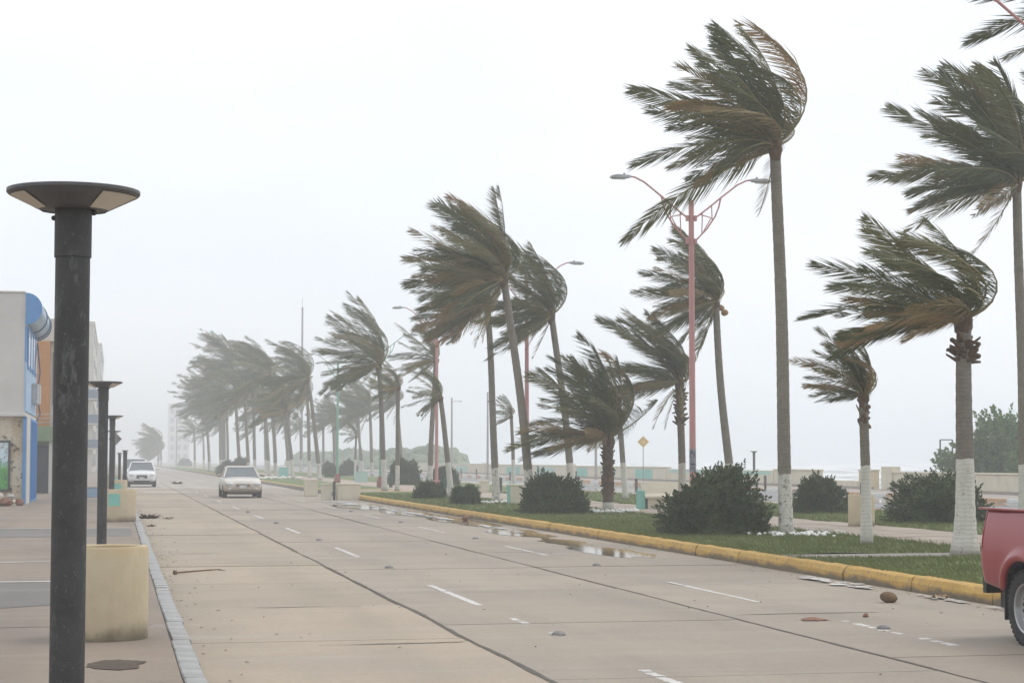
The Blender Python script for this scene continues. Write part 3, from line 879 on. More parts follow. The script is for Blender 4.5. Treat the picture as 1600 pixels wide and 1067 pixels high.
coco_me = MB().ball((0, 0, 0), (.10, .10, .125), 10, 7, .04, 2).mesh('coconut', M['coconut_tan'], True)

# --- the palms close to the camera, each with its own leaves
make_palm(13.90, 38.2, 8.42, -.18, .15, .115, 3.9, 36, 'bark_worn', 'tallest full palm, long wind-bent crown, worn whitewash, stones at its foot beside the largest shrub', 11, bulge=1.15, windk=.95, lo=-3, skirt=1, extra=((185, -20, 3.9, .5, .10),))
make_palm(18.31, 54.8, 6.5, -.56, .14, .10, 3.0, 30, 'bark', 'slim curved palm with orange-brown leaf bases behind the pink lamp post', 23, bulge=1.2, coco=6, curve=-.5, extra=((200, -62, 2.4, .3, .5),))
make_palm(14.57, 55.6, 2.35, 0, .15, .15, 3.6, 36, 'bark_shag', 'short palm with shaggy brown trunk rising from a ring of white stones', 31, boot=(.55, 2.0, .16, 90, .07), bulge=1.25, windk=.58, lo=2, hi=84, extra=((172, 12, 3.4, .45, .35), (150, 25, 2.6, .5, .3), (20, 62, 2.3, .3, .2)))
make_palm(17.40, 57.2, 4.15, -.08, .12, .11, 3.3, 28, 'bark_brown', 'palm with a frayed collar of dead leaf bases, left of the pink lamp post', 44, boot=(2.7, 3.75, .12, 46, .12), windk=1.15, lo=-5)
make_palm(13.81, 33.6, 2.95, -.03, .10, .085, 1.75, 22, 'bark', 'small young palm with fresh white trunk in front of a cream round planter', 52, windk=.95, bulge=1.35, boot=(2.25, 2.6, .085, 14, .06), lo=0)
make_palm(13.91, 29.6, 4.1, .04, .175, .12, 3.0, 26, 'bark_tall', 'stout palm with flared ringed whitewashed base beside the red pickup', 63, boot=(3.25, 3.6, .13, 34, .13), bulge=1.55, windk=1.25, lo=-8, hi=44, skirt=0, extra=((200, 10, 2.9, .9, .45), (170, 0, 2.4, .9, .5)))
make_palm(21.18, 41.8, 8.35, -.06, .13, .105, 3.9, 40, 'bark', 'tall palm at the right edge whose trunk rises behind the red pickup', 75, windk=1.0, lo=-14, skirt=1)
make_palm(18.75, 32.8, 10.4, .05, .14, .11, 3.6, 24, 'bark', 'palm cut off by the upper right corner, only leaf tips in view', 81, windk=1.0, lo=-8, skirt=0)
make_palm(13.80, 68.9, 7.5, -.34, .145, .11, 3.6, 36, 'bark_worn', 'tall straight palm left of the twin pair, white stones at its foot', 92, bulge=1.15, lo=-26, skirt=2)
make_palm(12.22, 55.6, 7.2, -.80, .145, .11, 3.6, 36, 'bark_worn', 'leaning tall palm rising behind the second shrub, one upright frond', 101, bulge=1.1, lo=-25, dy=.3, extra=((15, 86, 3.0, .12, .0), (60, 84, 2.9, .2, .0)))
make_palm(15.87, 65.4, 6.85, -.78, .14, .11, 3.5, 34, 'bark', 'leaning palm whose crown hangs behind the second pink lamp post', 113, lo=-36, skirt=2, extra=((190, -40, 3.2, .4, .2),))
# frond library for the palms farther down the road
rl = random.Random(400)
LIB = []
for i in range(64):
    el = R(82 - 112 * (i / 63.0)); az = (i * 2.39996) % (2 * PI)
    if el < R(10) and math.cos(az) > -.1: az = PI + rl.uniform(-1.2, 1.2)
    LIB.append((az % (2 * PI), el, frond_mesh(rl, az, el, 4.0, .12 + .2 * i / 63.0, rl.uniform(.8, 1.2), 64, .235, 12, mat='frond_old' if i % 5 == 4 else 'frond')))
mid = [
 (19.96, 73.4, 3.8, -.3, .12, .10, 2.0, 16, 'slim palm with pale trunk just right of the shaggy short palm'),
 (19.33, 92.1, 3.9, -.13, .10, .08, 1.5, 16, 'small thin palm seen between the tall straight and the leaning palm'),
 (14.94, 91.1, 6.6, .30, .135, .11, 2.7, 26, 'upper crowned palm of the crossing pair beside the third pink lamp post'),
 (13.81, 78.6, 4.35, -.47, .13, .10, 2.0, 22, 'lower palm of the crossing pair, clean white base beside a green bollard'),
 (13.60, 97.2, 6.6, -.33, .15, .12, 4.4, 38, 'big dark palm with far-reaching left fronds above the green lamp post'),
 (13.95, 95.2, 5.4, .05, .12, .10, 2.0, 20, 'palm doubled up with the big dark palm, short crown to its right'),
 (25.0, 194.9, 6.3, -.76, .15, .12, 4.4, 32, 'palm on the sea side row, left of a pair behind the green lamp post'),
 (25.9, 203.5, 6.0, -.31, .15, .12, 3.2, 20, 'slimmer palm of the sea side pair behind the green lamp post'),
 (24.9, 186.9, 6.8, -.28, .17, .14, 4.8, 34, 'sea side palm with yellowing crown beside the big dark palm'),
 (26.3, 176.0, 7.2, -.54, .16, .13, 4.6, 32, 'sea side palm standing close behind the yellowing crown'),
 (18.6, 150.0, 3.6, .1, .10, .08, 1.7, 14, 'little palm tuft showing right of the second green lamp post'),
 (15.51, 146.9, 8.0, -.99, .18, .13, 5.0, 38, 'leaning palm with bristly hub left of the green lamp post'),
 (16.84, 168.0, 7.2, -.27, .16, .13, 4.6, 32, 'palm right behind the leaning bristly one'),
 (14.38, 157.1, 5.8, -.67, .15, .12, 4.2, 30, 'leaning low palm above the white block planters'),
 (14.42, 174.9, 9.6, -.6, .18, .14, 5.2, 36, 'tall palm right of the beige car roof'),
 (15.58, 196.9, 10.6, -.93, .19, .15, 5.4, 36, 'tall leaning palm above the beige car'),
 (14.4, 201.0, 8.6, -.3, .18, .15, 5.4, 36, 'palm in the dense clump above the beige car, lower crown'),
 (13.3, 208.0, 12.2, -1.0, .2, .15, 5.6, 38, 'highest palm of the dense clump above the beige car'),
 (12.9, 232.0, 10.4, -.5, .2, .16, 5.8, 36, 'palm at the left shoulder of the dense clump'),
 (13.6, 252.0, 9.0, -.3, .2, .16, 5.8, 36, 'hazy palm with drooping left fronds over the far round shrub'),
 (12.6, 262.0, 9.4, -.6, .2, .16, 6.0, 36, 'pale palm at the left end of the dense clump'),
 (15.0, 275.0, 8.4, -.2, .2, .16, 5.6, 34, 'pale palm just inside the left end of the dense clump'),
 (17.5, 226.0, 8.0, -.3, .18, .14, 5.4, 34, 'hazy palm filling the back of the dense clump'),
 (25.2, 234.8, 5.7, -.03, .17, .14, 3.6, 20, 'short sea side palm left of the first green lamp post'),
 (26.8, 234.5, 7.1, -.2, .17, .14, 4.0, 22, 'sea side palm right behind the first green lamp post'),
 (23.7, 247.8, 6.0, -.1, .17, .14, 3.6, 20, 'short hazy sea side palm right of the mast'),
 (24.4, 215.0, 6.2, -.3, .17, .14, 3.6, 20, 'sea side palm with low broad crown behind the leaning bristly one'),
 (13.4, 330.0, 6.6, -.2, .2, .16, 4.0, 18, 'faint small palm left of the dense clump above the far round shrub'),
 (15.6, 345.0, 6.2, -.2, .2, .16, 4.0, 18, 'faint small palm tucked against the left end of the dense clump'),
 (13.0, 190.0, 8.0, -.5, .18, .14, 4.8, 34, 'palm with brown-tinged crown low in the front of the dense clump'),
 (16.6, 186.0, 7.4, -.6, .18, .14, 4.6, 34, 'palm leaning left at the right front of the dense clump'),
 (12.4, 222.0, 8.2, -.2, .19, .15, 5.2, 34, 'palm with low shaggy crown in the middle of the dense clump'),
 (14.0, 243.0, 7.0, -.2, .19, .15, 5.2, 34, 'lowest crown at the left side of the dense clump'),
 (18.5, 205.0, 6.4, -.3, .18, .14, 4.4, 30, 'lower palm filling the right back of the dense clump'),
 (21.5, 300.0, 6.4, -.2, .2, .16, 4.2, 18, 'very pale palm trunk deep inside the clump'),
 (9.3, 425.0, 5.6, .2, .25, .2, 6.5, 80, 'lone ghostly palm standing in the haze left of the row'),
 (10.2, 434.0, 3.8, -.2, .25, .2, 6.0, 80, 'second ghostly palm leaning on the lone one in the haze'),
]
OLD = [frond_mesh(rl, a, R(e), 2.0, .5, .22, 30, .22, 10, mat='frond_old') for a, e in ((2.4, -60), (3.3, -50), (4.0, -68))]
for i, (x, y, h, dx, r0, r1, L, nf, lab) in enumerate(mid):
    make_palm(x, y, h, dx, r0, r1, L, nf, ('bark', 'bark_tall', 'bark_worn')[i % 3], lab, 500 + i * 7, lib=LIB, bulge=1.15, lo=-32 if y < 400 else -75)

# ------------------------------------------------------------------ shrubs
def shrub_mesh(seed, rx, ry, h, shoots, per, leaf, wleaf, lump=.22, mat='shrub', skew=0.0):
    rg = random.Random(seed); mb = MB()
    def surf(a, e):
        n = Vector((math.cos(e) * math.cos(a), math.cos(e) * math.sin(a), math.sin(e)))
        q = 1 + lump * noise.noise(n * 1.8 + Vector((seed, 0, 0))) * 1.6 + .1 * noise.noise(n * 5 + Vector((seed, 3, 0)))
        zz = n.z
        return Vector((n.x * rx * q + skew * zz * h, n.y * ry * q, max(.02, zz) * h * q)), n
    # inner mass of leaves keeps the heart of the bush closed
    nu, nv = 18, 8; V = []
    for j in range(nv + 1):
        for i in range(nu):
            p, n = surf(2 * PI * i / nu, (j / nv) * PI / 2); V.append((p.x * .80, p.y * .80, p.z * .84))
    F = [(j * nu + i, j * nu + (i + 1) % nu, (j + 1) * nu + (i + 1) % nu, (j + 1) * nu + i) for j in range(nv) for i in range(nu)]
    mb.add(V, F)
    for s in range(shoots):
        a = rg.uniform(0, 2 * PI); e = math.asin(rg.uniform(0.0, 1.0) ** .8)
        p, n = surf(a, e)
        ax = (n + Vector((rg.uniform(-.35, .35), rg.uniform(-.35, .35), rg.uniform(-.1, .45)))).normalized()
        k = rg.uniform(.80, 1.05) + (.07 if rg.random() < .10 else 0); p = Vector((p.x * k, p.y * k, p.z * k))
        s1 = ax.cross(Vector((.3, .5, .8))).normalized(); s2 = ax.cross(s1)
        sl = leaf * rg.uniform(1.2, 2.6)
        for q in range(per):
            u = q / per; b = p + ax * sl * (u - .5); an = q * 2.4 + rg.uniform(-.3, .3)
            o = s1 * math.cos(an) + s2 * math.sin(an)
            d = (o * (1.0 - .7 * u) + ax * (.35 + .8 * u) + Vector((0, 0, .1))).normalized()
            l = leaf * rg.uniform(.7, 1.25) * (1 - .3 * u); wv = d.cross(o + ax * .4 + Vector((rg.uniform(-.2, .2), .1, 0))); 
            if wv.length < .01: continue
            wv = wv.normalized() * wleaf * l
            m = b + d * l * .55
            mb.add([b, m - wv, b + d * l, m + wv], [(0, 1, 2, 3)])
    return mb.mesh('foliage', M[mat])
def stems(rx, h, seed):
    rg = random.Random(seed); m = MB()
    for k in range(6):
        a = k * 1.05 + rg.uniform(-.2, .2); m.tube([(0, 0, -.05), (math.cos(a) * rx * .25, math.sin(a) * rx * .25, h * .35), (math.cos(a) * rx * .5, math.sin(a) * rx * .5, h * .7)], [.03, .022, .01], 5)
    return m.mesh('stem', M['stem'])
def shrub(x, y, me, st, label, sc=1.0, rz=0.0, group='rounded shrubs on the median', z=MZ, name='shrub'):
    t = empty(name, (x, y, z), rz, label, 'shrub', group); t.scale = (sc, sc, sc) if not isinstance(sc, tuple) else sc
    link_mesh('foliage', me, t); link_mesh('stem', st, t)
    return t
s1 = shrub_mesh(3, 1.22, 1.05, 1.28, 1500, 15, .075, .30, .20, skew=.10)
s2 = shrub_mesh(9, 1.04, .95, 1.14, 1250, 14, .07, .30, .18)
s3 = shrub_mesh(14, 1.20, 1.0, 1.10, 1150, 14, .075, .30, .24)
st = stems(1.1, 1.2, 1)
shrub(12.47, 38.9, s1, st, 'largest dark green shrub on the lawn, left of the tallest palm')
shrub(12.69, 54.6, s2, st, 'dark round shrub left of the shaggy short palm')
shrub(20.48, 53.4, s2, st, 'dark round shrub near the sea wall between the tallest and the small young palm', (.86, .86, .94), 1.2)
shrub(20.35, 44.8, s3, st, 'low wide shrub behind the stout flared palm', (1.2, 1.1, 1.08), .4)
shrub(12.19, 66.4, s3, st, 'small low shrub at the foot of the tall straight palm', (.54, .54, .6), 2.0)
shrub(12.52, 76.4, s3, st, 'small ragged shrub at the foot of the crossing palms', (.55, .55, .62), 3.1)
shrub(18.0, 119.4, s2, st, 'larger rounded shrub behind the doubled palm, left of the pair', (1.05, 1.05, 1.4), .5)
shrub(19.7, 115.0, s2, st, 'larger rounded shrub behind the doubled palm, right of the pair', (1.0, 1.0, 1.0), 2.5)
shrub(21.65, 195.6, s2, st, 'hazy round shrub left of the green lamp post foot', (.9, .9, 1.15), .9)
shrub(22.6, 187.4, s2, st, 'hazy round shrub right of the green lamp post foot', (1.0, 1.0, 1.3), 1.9)
shrub(11.6, 206.4, s1, st, 'hazy dome shrub behind the left side of the beige car', (.9, .9, 1.05), .3)
shrub(13.2, 206.0, s1, st, 'hazy dome shrub behind the right side of the beige car', (.95, .95, 1.3), 1.3)
shrub(16.9, 476, s2, st, 'far faint round shrub beside the road in the haze', (1.7, 1.7, 1.6), 1.0)
shrub(19.3, 172, s2, st, 'small hazy shrub beside the mint bin', (.7, .7, .9), 2.2)
# sea-grape trees on the beach side of the wall
sg = shrub_mesh(21, 3.7, 2.6, 3.9, 1300, 12, .26, .34, .2, 'seagrape')
sg2 = shrub_mesh(27, 3.6, 2.6, 3.9, 1200, 12, .26, .34, .2, 'seagrape')
shrub(49.6, 99.5, sg, st, 'bright green sea-grape thicket above the mint panel of the sea wall', 1.12, 0, 'sea-grape thickets behind the sea wall', -.5, 'sea_grape_bush')
shrub(49.4, 93.0, sg2, st, 'sea-grape thicket at the right edge behind the red pickup', 1.1, 1.2, 'sea-grape thickets behind the sea wall', -.5, 'sea_grape_bush')
# low far-off wood on the shore
m = MB(); rg = random.Random(4)
for k in range(46):
    y = 285 + k * 4.2; x = 47 + rg.uniform(-3, 5)
    hh = rg.uniform(2.2, 3.8)
    m.ball((x, y, .2), (4.2, 4.4, hh), 9, 7, .16, k)
    for q in range(46):
        a, e = rg.uniform(0, 2 * PI), rg.uniform(0, PI / 2); n = Vector((math.cos(e) * math.cos(a), math.cos(e) * math.sin(a), math.sin(e)))
        p = Vector((x, y, .2)) + Vector((n.x * 4.3, n.y * 4.5, n.z * hh)); s = rg.uniform(.3, .7)
        r1 = Vector((rg.uniform(-1, 1), rg.uniform(-1, 1), rg.uniform(-1, 1))).normalized() * s; r2 = r1.cross(n).normalized() * s * .6
        m.add([p - r1, p - r2, p + r1, p + r2], [(0, 1, 2, 3)])
tag(m.build('shore_wood', M['seagrape'], fix=False), 'low far-off belt of shore bushes fading into haze behind the palms', 'wood', kind='stuff')

# ------------------------------------------------------------------ white stones round palm feet
stone_me = []
for q in range(5):
    rr = random.Random(q); stone_me.append(MB().ball((0, 0, 0), (.10, .075, .065), 8, 6, .16, q + 3).mesh('stone', M['white_stone'], True))
def stones(x, y, label, spots, sc=1.0):
    t = empty('stone_border', (x, y, MZ), 0, label, 'stones', 'white stone borders round palms'); rr = random.Random(int(x * 100))
    for (a, b) in spots: link_mesh('stone', rr.choice(stone_me), t, (a, b, .03 + rr.uniform(-.01, .02)), (rr.uniform(-.4, .4), rr.uniform(-.4, .4), rr.uniform(0, 6)), sc * rr.uniform(.75, 1.2))
ring = [(.86 * math.cos(2 * PI * i / 34), .86 * math.sin(2 * PI * i / 34)) for i in range(34)]
stones(14.57, 55.6, 'neat ring of white stones round the shaggy short palm', ring)
rr = random.Random(6)
stones(13.9, 38.0, 'scattered white rubble at the foot of the tallest palm', [(rr.gauss(.0, .52), rr.gauss(.0, .45) - .1) for _ in range(70)], .55)
stones(13.8, 68.6, 'loose white stones round the tall straight palm', [(rr.gauss(.1, .55), rr.gauss(-.1, .6)) for _ in range(60)], .7)
stones(13.0, 165, 'pale stones below the clump of palms beyond the crossing', [(rr.gauss(0, 1.3), rr.gauss(0, 4)) for _ in range(50)], 1.5)

# ------------------------------------------------------------------ street lamps with twin lattice arms
def street_lamp(y, x, pm_, bm_, label, graffiti=False):
    t = empty('street_lamp', (x, y, MZ), 0, label, 'street lamp', 'twin-arm street lamps on the median')
    MB().lathe([(.085, 0.5), (.08, 3), (.068, 8.25), (.0, 8.26)], 14).build('pole', M[pm_], t, True)
    b = MB(); b.loft([[(-.2, -.2, 0), (.2, -.2, 0), (.2, .2, 0), (-.2, .2, 0)], [(-.19, -.19, .3), (.19, -.19, .3), (.19, .19, .3), (-.19, .19, .3)], [(-.12, -.12, .62), (.12, -.12, .62), (.12, .12, .62), (-.12, .12, .62)]])
    b.build('base', M[bm_], t)
    if graffiti:
        MB().lathe([(.0865, 1.28), (.0862, 1.85)], 14).build('graffiti', M['graffiti'], t, True)
    for sg in (-1, 1):
        a = MB(); P = lambda u, z: (sg * u, 0, z)
        top = [P(.09, 7.78), P(.45, 8.05), P(.82, 8.35), P(1.25, 8.68), P(1.5, 8.80), P(1.65, 8.82)]
        a.tube(top, .024, 6)
        a.tube([P(.09, 7.18), P(.42, 7.52), P(.64, 7.84), P(.74, 8.08), P(.80, 8.33)], .022, 6)
        for q in ((P(.30, 7.94), P(.28, 7.38)), (P(.30, 7.40), P(.52, 7.78) ), (P(.55, 8.13), P(.56, 7.75)), (P(.24, 7.88), P(.56, 7.80))):
            a.tube(q, .015, 5)
        for z in (7.78, 7.18): a.box(min(sg * .07, sg * .14), max(sg * .07, sg * .14), -.05, .05, z - .07, z + .07)
        arm = a.build('arm', M[pm_], t, True)
        h = MB(); h.loft([[P(u, z0) if False else (sg * u, w * c, z) for c, z in ((-1, z0), (1, z0), (1, z1), (-1, z1))] for u, w, z0, z1 in ((1.60, .03, 8.79, 8.84), (1.68, .09, 8.77, 8.85), (2.0, .13, 8.755, 8.85), (2.14, .10, 8.76, 8.82))])
        hd = h.build('lamp_head', M['lamp_grey'], arm, bevel=.01)
        MB().box(min(sg * 1.75, sg * 2.08), max(sg * 1.75, sg * 2.08), -.09, .09, 8.742, 8.753).build('lens', M['lens'], hd)
        MB().lathe([(.03, 8.84), (.03, 8.90), (0, 8.905)], 8, center=(sg * 1.78, 0, 0)).build('photocell', M['steel'], hd, True)
    return t
tg = NT('graffiti_tags'); v = tg.coord('Object'); n = tg.noise(v, 9, 5, .7)
tg.setc(tg.ramp(n, [(.42, (.05, .05, .07)), (.5, (.30, .30, .34)), (.58, (.08, .08, .12))])); M['graffiti'] = tg.mat
street_lamp(26.9, 14.56, 'pink', 'pink', 'pink street lamp whose arm tip pokes in at the top right corner')
street_lamp(46.6, 14.45, 'pink', 'pink', 'nearest whole pink street lamp with dark scribbles low on its pole', True)
street_lamp(67.6, 14.67, 'pink', 'pink', 'second pink street lamp between the twin leaning palms')
street_lamp(89.3, 14.98, 'pink', 'pink', 'third pink street lamp standing between the crossing palms')
street_lamp(108.6, 14.95, 'green_pole', 'red_base', 'green street lamp with red base just left of the doubled palm')
street_lamp(130.3, 14.95, 'green_pole', 'red_base', 'green street lamp with red base and clear twin arms, left of the dark palm')

# ------------------------------------------------------------------ sidewalk lamps (black posts with a saucer) on the left
def saucer_lamp(x, y, h, label, R0=.335, rp=.088, z=SW, rz=0.0, group='saucer topped lamp posts'):
    t = empty('saucer_lamp', (x, y, z), rz, label, 'lamp post', group)
    hh = h - z
    MB().lathe([(rp * 1.6, 0), (rp * 1.6, .03), (rp, .035), (rp * .99, hh - .34)], 28).build('post', M['post'], t, True)
    MB().lathe([(rp * .9, hh - .345), (rp * 1.06, hh - .345), (rp * 1.06, hh - .09), (rp * .9, hh - .09)], 28).build('sleeve', M['post'], t, True)
    b = MB(); b.lathe([(rp * .9, hh - .10), (R0 * .50, hh - .10), (R0 * .56, hh - .094), (R0 * .97, hh - .028), (R0, hh - .018), (R0, hh - .002), (R0 * .96, hh), (R0 * .9, hh - .006), (.0, hh - .012)], 48)
    bo = b.build('bowl', M['disc'], t, True)
    for (a0, a1) in ((-62, -8), (-176, -138), (30, 75), (105, 150)):
        V = []; n = 9
        for i in range(n + 1):
            a = R(a0 + (a1 - a0) * i / n)
            for (rr_, zz) in ((.535, -.1), (.585, -.0905), (.95, -.0325)): V.append((R0 * rr_ * math.cos(a), R0 * rr_ * math.sin(a), hh + zz - .004))
        MB().add(V, [(3 * i + j, 3 * i + 3 + j, 3 * i + 4 + j, 3 * i + 1 + j) for i in range(n) for j in range(2)]).build('cream_panel', M['disc_panel'], bo, True, fix=False)
    MB().ball((-rp * 1.1, 0, hh - .145), .014, 6, 5).build('screw', M['post'], t, True)
    MB().ball((rp * 1.15, 0, hh - .112), .016, 6, 5).build('screw', M['post'], t, True)
    return t
saucer_lamp(-.225, 9.9, 3.125, 'nearest black saucer-topped lamp post, cut off by the bottom edge')
saucer_lamp(-.22, 34.9, 3.15, 'second black saucer lamp post, rising behind the near cream planter')
saucer_lamp(-.10, 61.6, 3.15, 'third black saucer lamp post on the sidewalk')
saucer_lamp(-.08, 94, 3.15, 'fourth black saucer lamp post on the sidewalk')
saucer_lamp(.42, 84, 2.16, 'short dark saucer lamp post near the kerb by the white cars', .13, .085)
saucer_lamp(.22, 99, 2.10, 'shorter dark saucer lamp post just behind the first short one', .13, .07)
saucer_lamp(42.0, 121.6, 2.33, 'small dark saucer lamp on the promenade above the largest shrub', .24, .085, .1)

# ------------------------------------------------------------------ planters
def planter(x, y, label, r=.46, h=.84, squares=(), z=SW, group='cream round planters'):
    t = empty('planter', (x, y, z), 0, label, 'planter', group)
    m = MB(); m.lathe([(0, 0), (r * .985, 0), (r, .02), (r, h - .03), (r - .01, h), (r - .06, h), (r - .07, h - .01), (r - .07, h - .14), (0, h - .14)], 48)
    m.build('tub', M['planter'], t, True)
    MB().lathe([(r - .075, h - .13), (.1, h - .10), (0, h - .11)], 20).build('soil', M['soil'], t, True)
    for (a0, a1, z0, z1) in squares:
        p = MB(); n = 8; V = []
        for i in range(n + 1):
            a = R(a0 + (a1 - a0) * i / n)
            V += [((r + .004) * math.cos(a), (r + .004) * math.sin(a), z0), ((r + .004) * math.cos(a), (r + .004) * math.sin(a), z1)]
        p.add(V, [(2 * i, 2 * i + 2, 2 * i + 3, 2 * i + 1) for i in range(n)]); p.build('painted_square', M['mint'], t, True, fix=False)
    return t
planter(-.07, 17.9, 'large cream round planter with grimy foot behind the nearest lamp post', .385)
planter(.10, 51.4, 'cream round planter with a mint square, second along the sidewalk', squares=((235, 275, .42, .74),))
planter(.02, 76, 'cream round planter with mint square, third along the sidewalk', squares=((250, 300, .2, .7),))
planter(-.1, 105, 'far cream round planter beside the white parked car', squares=((240, 300, .2, .7),))
planter(17.3, 42.4, 'cream round planter on the median behind the small young palm', .31, .76, (), MZ)

# blocks and bench on the median
def block(x, y, w, d, h, label, mat='cream_pale', panel=None, rz=0.0, slot=False):
    t = empty('concrete_block', (x, y, MZ if x > 10.4 else 0), rz, label, 'block', 'concrete block planters')
    MB().box(-w / 2, w / 2, -d / 2, d / 2, 0, h - .06).build('body', M[mat], t, bevel=.02)
    MB().box(-w / 2 - .02, w / 2 + .02, -d / 2 - .02, d / 2 + .02, h - .058, h).build('cap', M[mat], t, bevel=.015)
    if panel: MB().box(-w / 2 - .004, -w / 2 + .02, -d / 2 + .02, d / 2 - .02, .02, h - .07).build('painted_side', M[panel], t)
    return t
block(9.3, 92.3, .62, .62, .80, 'left white cube block at the nose of the median', rz=.0)
block(9.0, 82.6, .40, .6, .72, 'narrow half of the right white block, left of the dark stripe')
block(9.95, 82.6, 1.0, .6, .72, 'wide right half of the white block at the nose of the median')
block(14.1, 66.9, .5, .6, .70, 'cream block with mint side beside the tall straight palm', panel='mint')
block(17.9, 92.4, .42, .5, .55, 'small cream block seen left of the tall straight palm')
block(15.7, 181.5, .9, .6, .85, 'mint bin under the clump of far palms', 'mint')
block(17.2, 135.0, .9, .5, .75, 'pale mint block right of the first green lamp post', 'mint_light')
MB_post = MB().lathe([(.06, 0), (.06, .8), (.05, .82), (0, .822)], 12)
o = MB_post.build('bollard', M['bollard'], None, True, loc=(9.3, 82.2, 0)); tag(o, 'dark upright post between the two halves of the white block', 'bollard')

def bench(x, y, rz, label):
    t = empty('bench', (x, y, MZ), rz, label, 'bench')
    L = 1.9; sec = [(.00, .34), (.45, .34), (.47, .36), (.47, .42), (.10, .43), (.02, .50), (-.05, .68), (-.14, .86), (-.20, .86), (-.13, .66), (-.09, .45), (-.08, .34)]
    MB().loft([[(0 - L / 2, a, z) for a, z in sec], [(L / 2, a, z) for a, z in sec]]).build('seat', M['cream_pale'], t)
    MB().box(-L / 2 + .1, L / 2 - .1, -.02, .38, 0, .338).build('base', M['cream_pale'], t)
    for s in (-1, 1):
        MB().box(s * (L / 2 + .07) - .07, s * (L / 2 + .07) + .07, -.16, .42, 0, .60).build('end_panel', M['mint'], t, bevel=.02)
    return t
bench(17.5, 58.9, R(180), 'curved concrete bench with mint ends, left of the largest shrub')

# bollards
bol = MB().lathe([(.085, 0), (.085, .66), (.07, .68), (0, .685)], 12).mesh('bollard', M['bollard'], True)
bol_g = MB().lathe([(.10, 0), (.10, .74), (.08, .76), (0, .765)], 12).mesh('bollard', M['bollard_green'], True)
for (x, y, z, me, lab) in [(37.4, 206.5, .1, bol, 'leftmost far dark bollard on the promenade'), (37.3, 196.9, .1, bol, 'second dark bollard from the left on the promenade'), (34.45, 165.8, -.02, bol, 'dark bollard left of the leaning tall palm'),
     (31.6, 122, -.02, bol, 'dark bollard just left of the shaggy short palm trunk'), (29.3, 105.4, -.02, bol, 'dark bollard between the shaggy palm and the bench'), (34.96, 85.6, -.02, bol, 'dark bollard above the cream planter, left of the small young palm'),
     (38.85, 159, .1, bol, 'dark bollard right of the second shrub near the sea wall'), (39.4, 112, .1, bol, 'dark bollard between the tallest palm and the round shrub'), (14.24, 82.8, MZ, bol_g, 'dark green bollard beside the lower crossing palm'), (19.06, 94.1, MZ, bol, 'dark bollard right of the tall straight palm'),
     (15.5, 108.2, MZ, bol_g, 'dark bollard at the foot of the green lamp post')]:
    tag(link_mesh('bollard', me, None, (x, y, z)), lab, 'bollard', 'bollards')

# signs, frame, poles
t = empty('traffic_sign', (37.7, 133.7, .1), R(-12), 'yellow diamond warning sign on a thin pole near the sea wall', 'traffic sign', 'traffic signs')
MB().lathe([(.03, 0), (.03, 3.2), (0, 3.2)], 8).build('pole', M['steel'], t, True)
d = .43
MB().add([(0, -.05, 2.95 - d), (d, -.05, 2.95), (0, -.05, 2.95 + d), (-d, -.05, 2.95), (0, -.035, 2.95 - d), (d, -.035, 2.95), (0, -.035, 2.95 + d), (-d, -.035, 2.95)], [(0, 1, 2, 3), (7, 6, 5, 4), (0, 4, 5, 1), (1, 5, 6, 2), (2, 6, 7, 3), (3, 7, 4, 0)]).build('plate', M['sign_yellow'], t)
e = .30; f_ = .26
MB().add([(0, -.053, 2.95 - e), (e, -.053, 2.95), (0, -.053, 2.95 + e), (-e, -.053, 2.95), (0, -.053, 2.95 - f_), (f_, -.053, 2.95), (0, -.053, 2.95 + f_), (-f_, -.053, 2.95)], [(0, 1, 5, 4), (1, 2, 6, 5), (2, 3, 7, 6), (3, 0, 4, 7)]).build('border', M['sign_black'], t, fix=False)
t = empty('traffic_sign', (-.02, 78, SW), R(12), 'grey back of a diamond sign among the lamp posts on the sidewalk', 'traffic sign', 'traffic signs')
MB().lathe([(.03, 0), (.03, 2.7), (0, 2.7)], 8).build('pole', M['steel'], t, True)
d = .27
MB().add([(0, -.05, 2.46 - d), (d, -.05, 2.46), (0, -.05, 2.46 + d), (-d, -.05, 2.46), (0, -.035, 2.46 - d), (d, -.035, 2.46), (0, -.035, 2.46 + d), (-d, -.035, 2.46)], [(0, 1, 2, 3), (7, 6, 5, 4), (0, 4, 5, 1), (1, 5, 6, 2), (2, 6, 7, 3), (3, 7, 4, 0)]).build('plate', M['sign_back'], t)
t = empty('metal_frame', (47.4, 103.3, -.5), R(-10), 'empty dark metal frame on two posts beside the sea-grape thicket', 'frame')
for xx in (-.3, .42): MB().box(xx - .035, xx + .035, -.035, .035, 0, 3.42).build('post', M['bollard'], t)
for z in (1.62, 3.38): MB().box(-.264, .384, -.03, .03, z, z + .06).build('rail', M['bollard'], t)
def util_pole(x, y, h, lab, arm=True, r=.14):
    t = empty('utility_pole', (x, y, .0), 0, lab, 'utility pole', 'utility poles')
    MB().lathe([(r, 0), (r * .65, h), (0, h + .01)], 10).build('pole', M['utility'], t, True)
    if arm:
        MB().tube([(0, 0, h - .5), (.4, 0, h - .38), (.75, 0, h - .4)], .03, 6).build('arm', M['steel'], t, True)
        MB().box(.72, 1.15, -.1, .1, h - .46, h - .36).build('lamp_head', M['lamp_grey'], t, bevel=.02)
util_pole(37.0, 210.3, 8.7, 'grey utility pole with a small lamp arm on the promenade')
util_pole(34.9, 178.5, 8.2, 'thin grey utility pole just left of the tall straight palm', False, .12)
util_pole(38.3, 150, 7.2, 'grey utility pole behind the leaning palm trunk', False, .12)
util_pole(14.6, 470, 14.0, 'faint tall lamp pole beside the ghostly palm in the haze', True, .2)
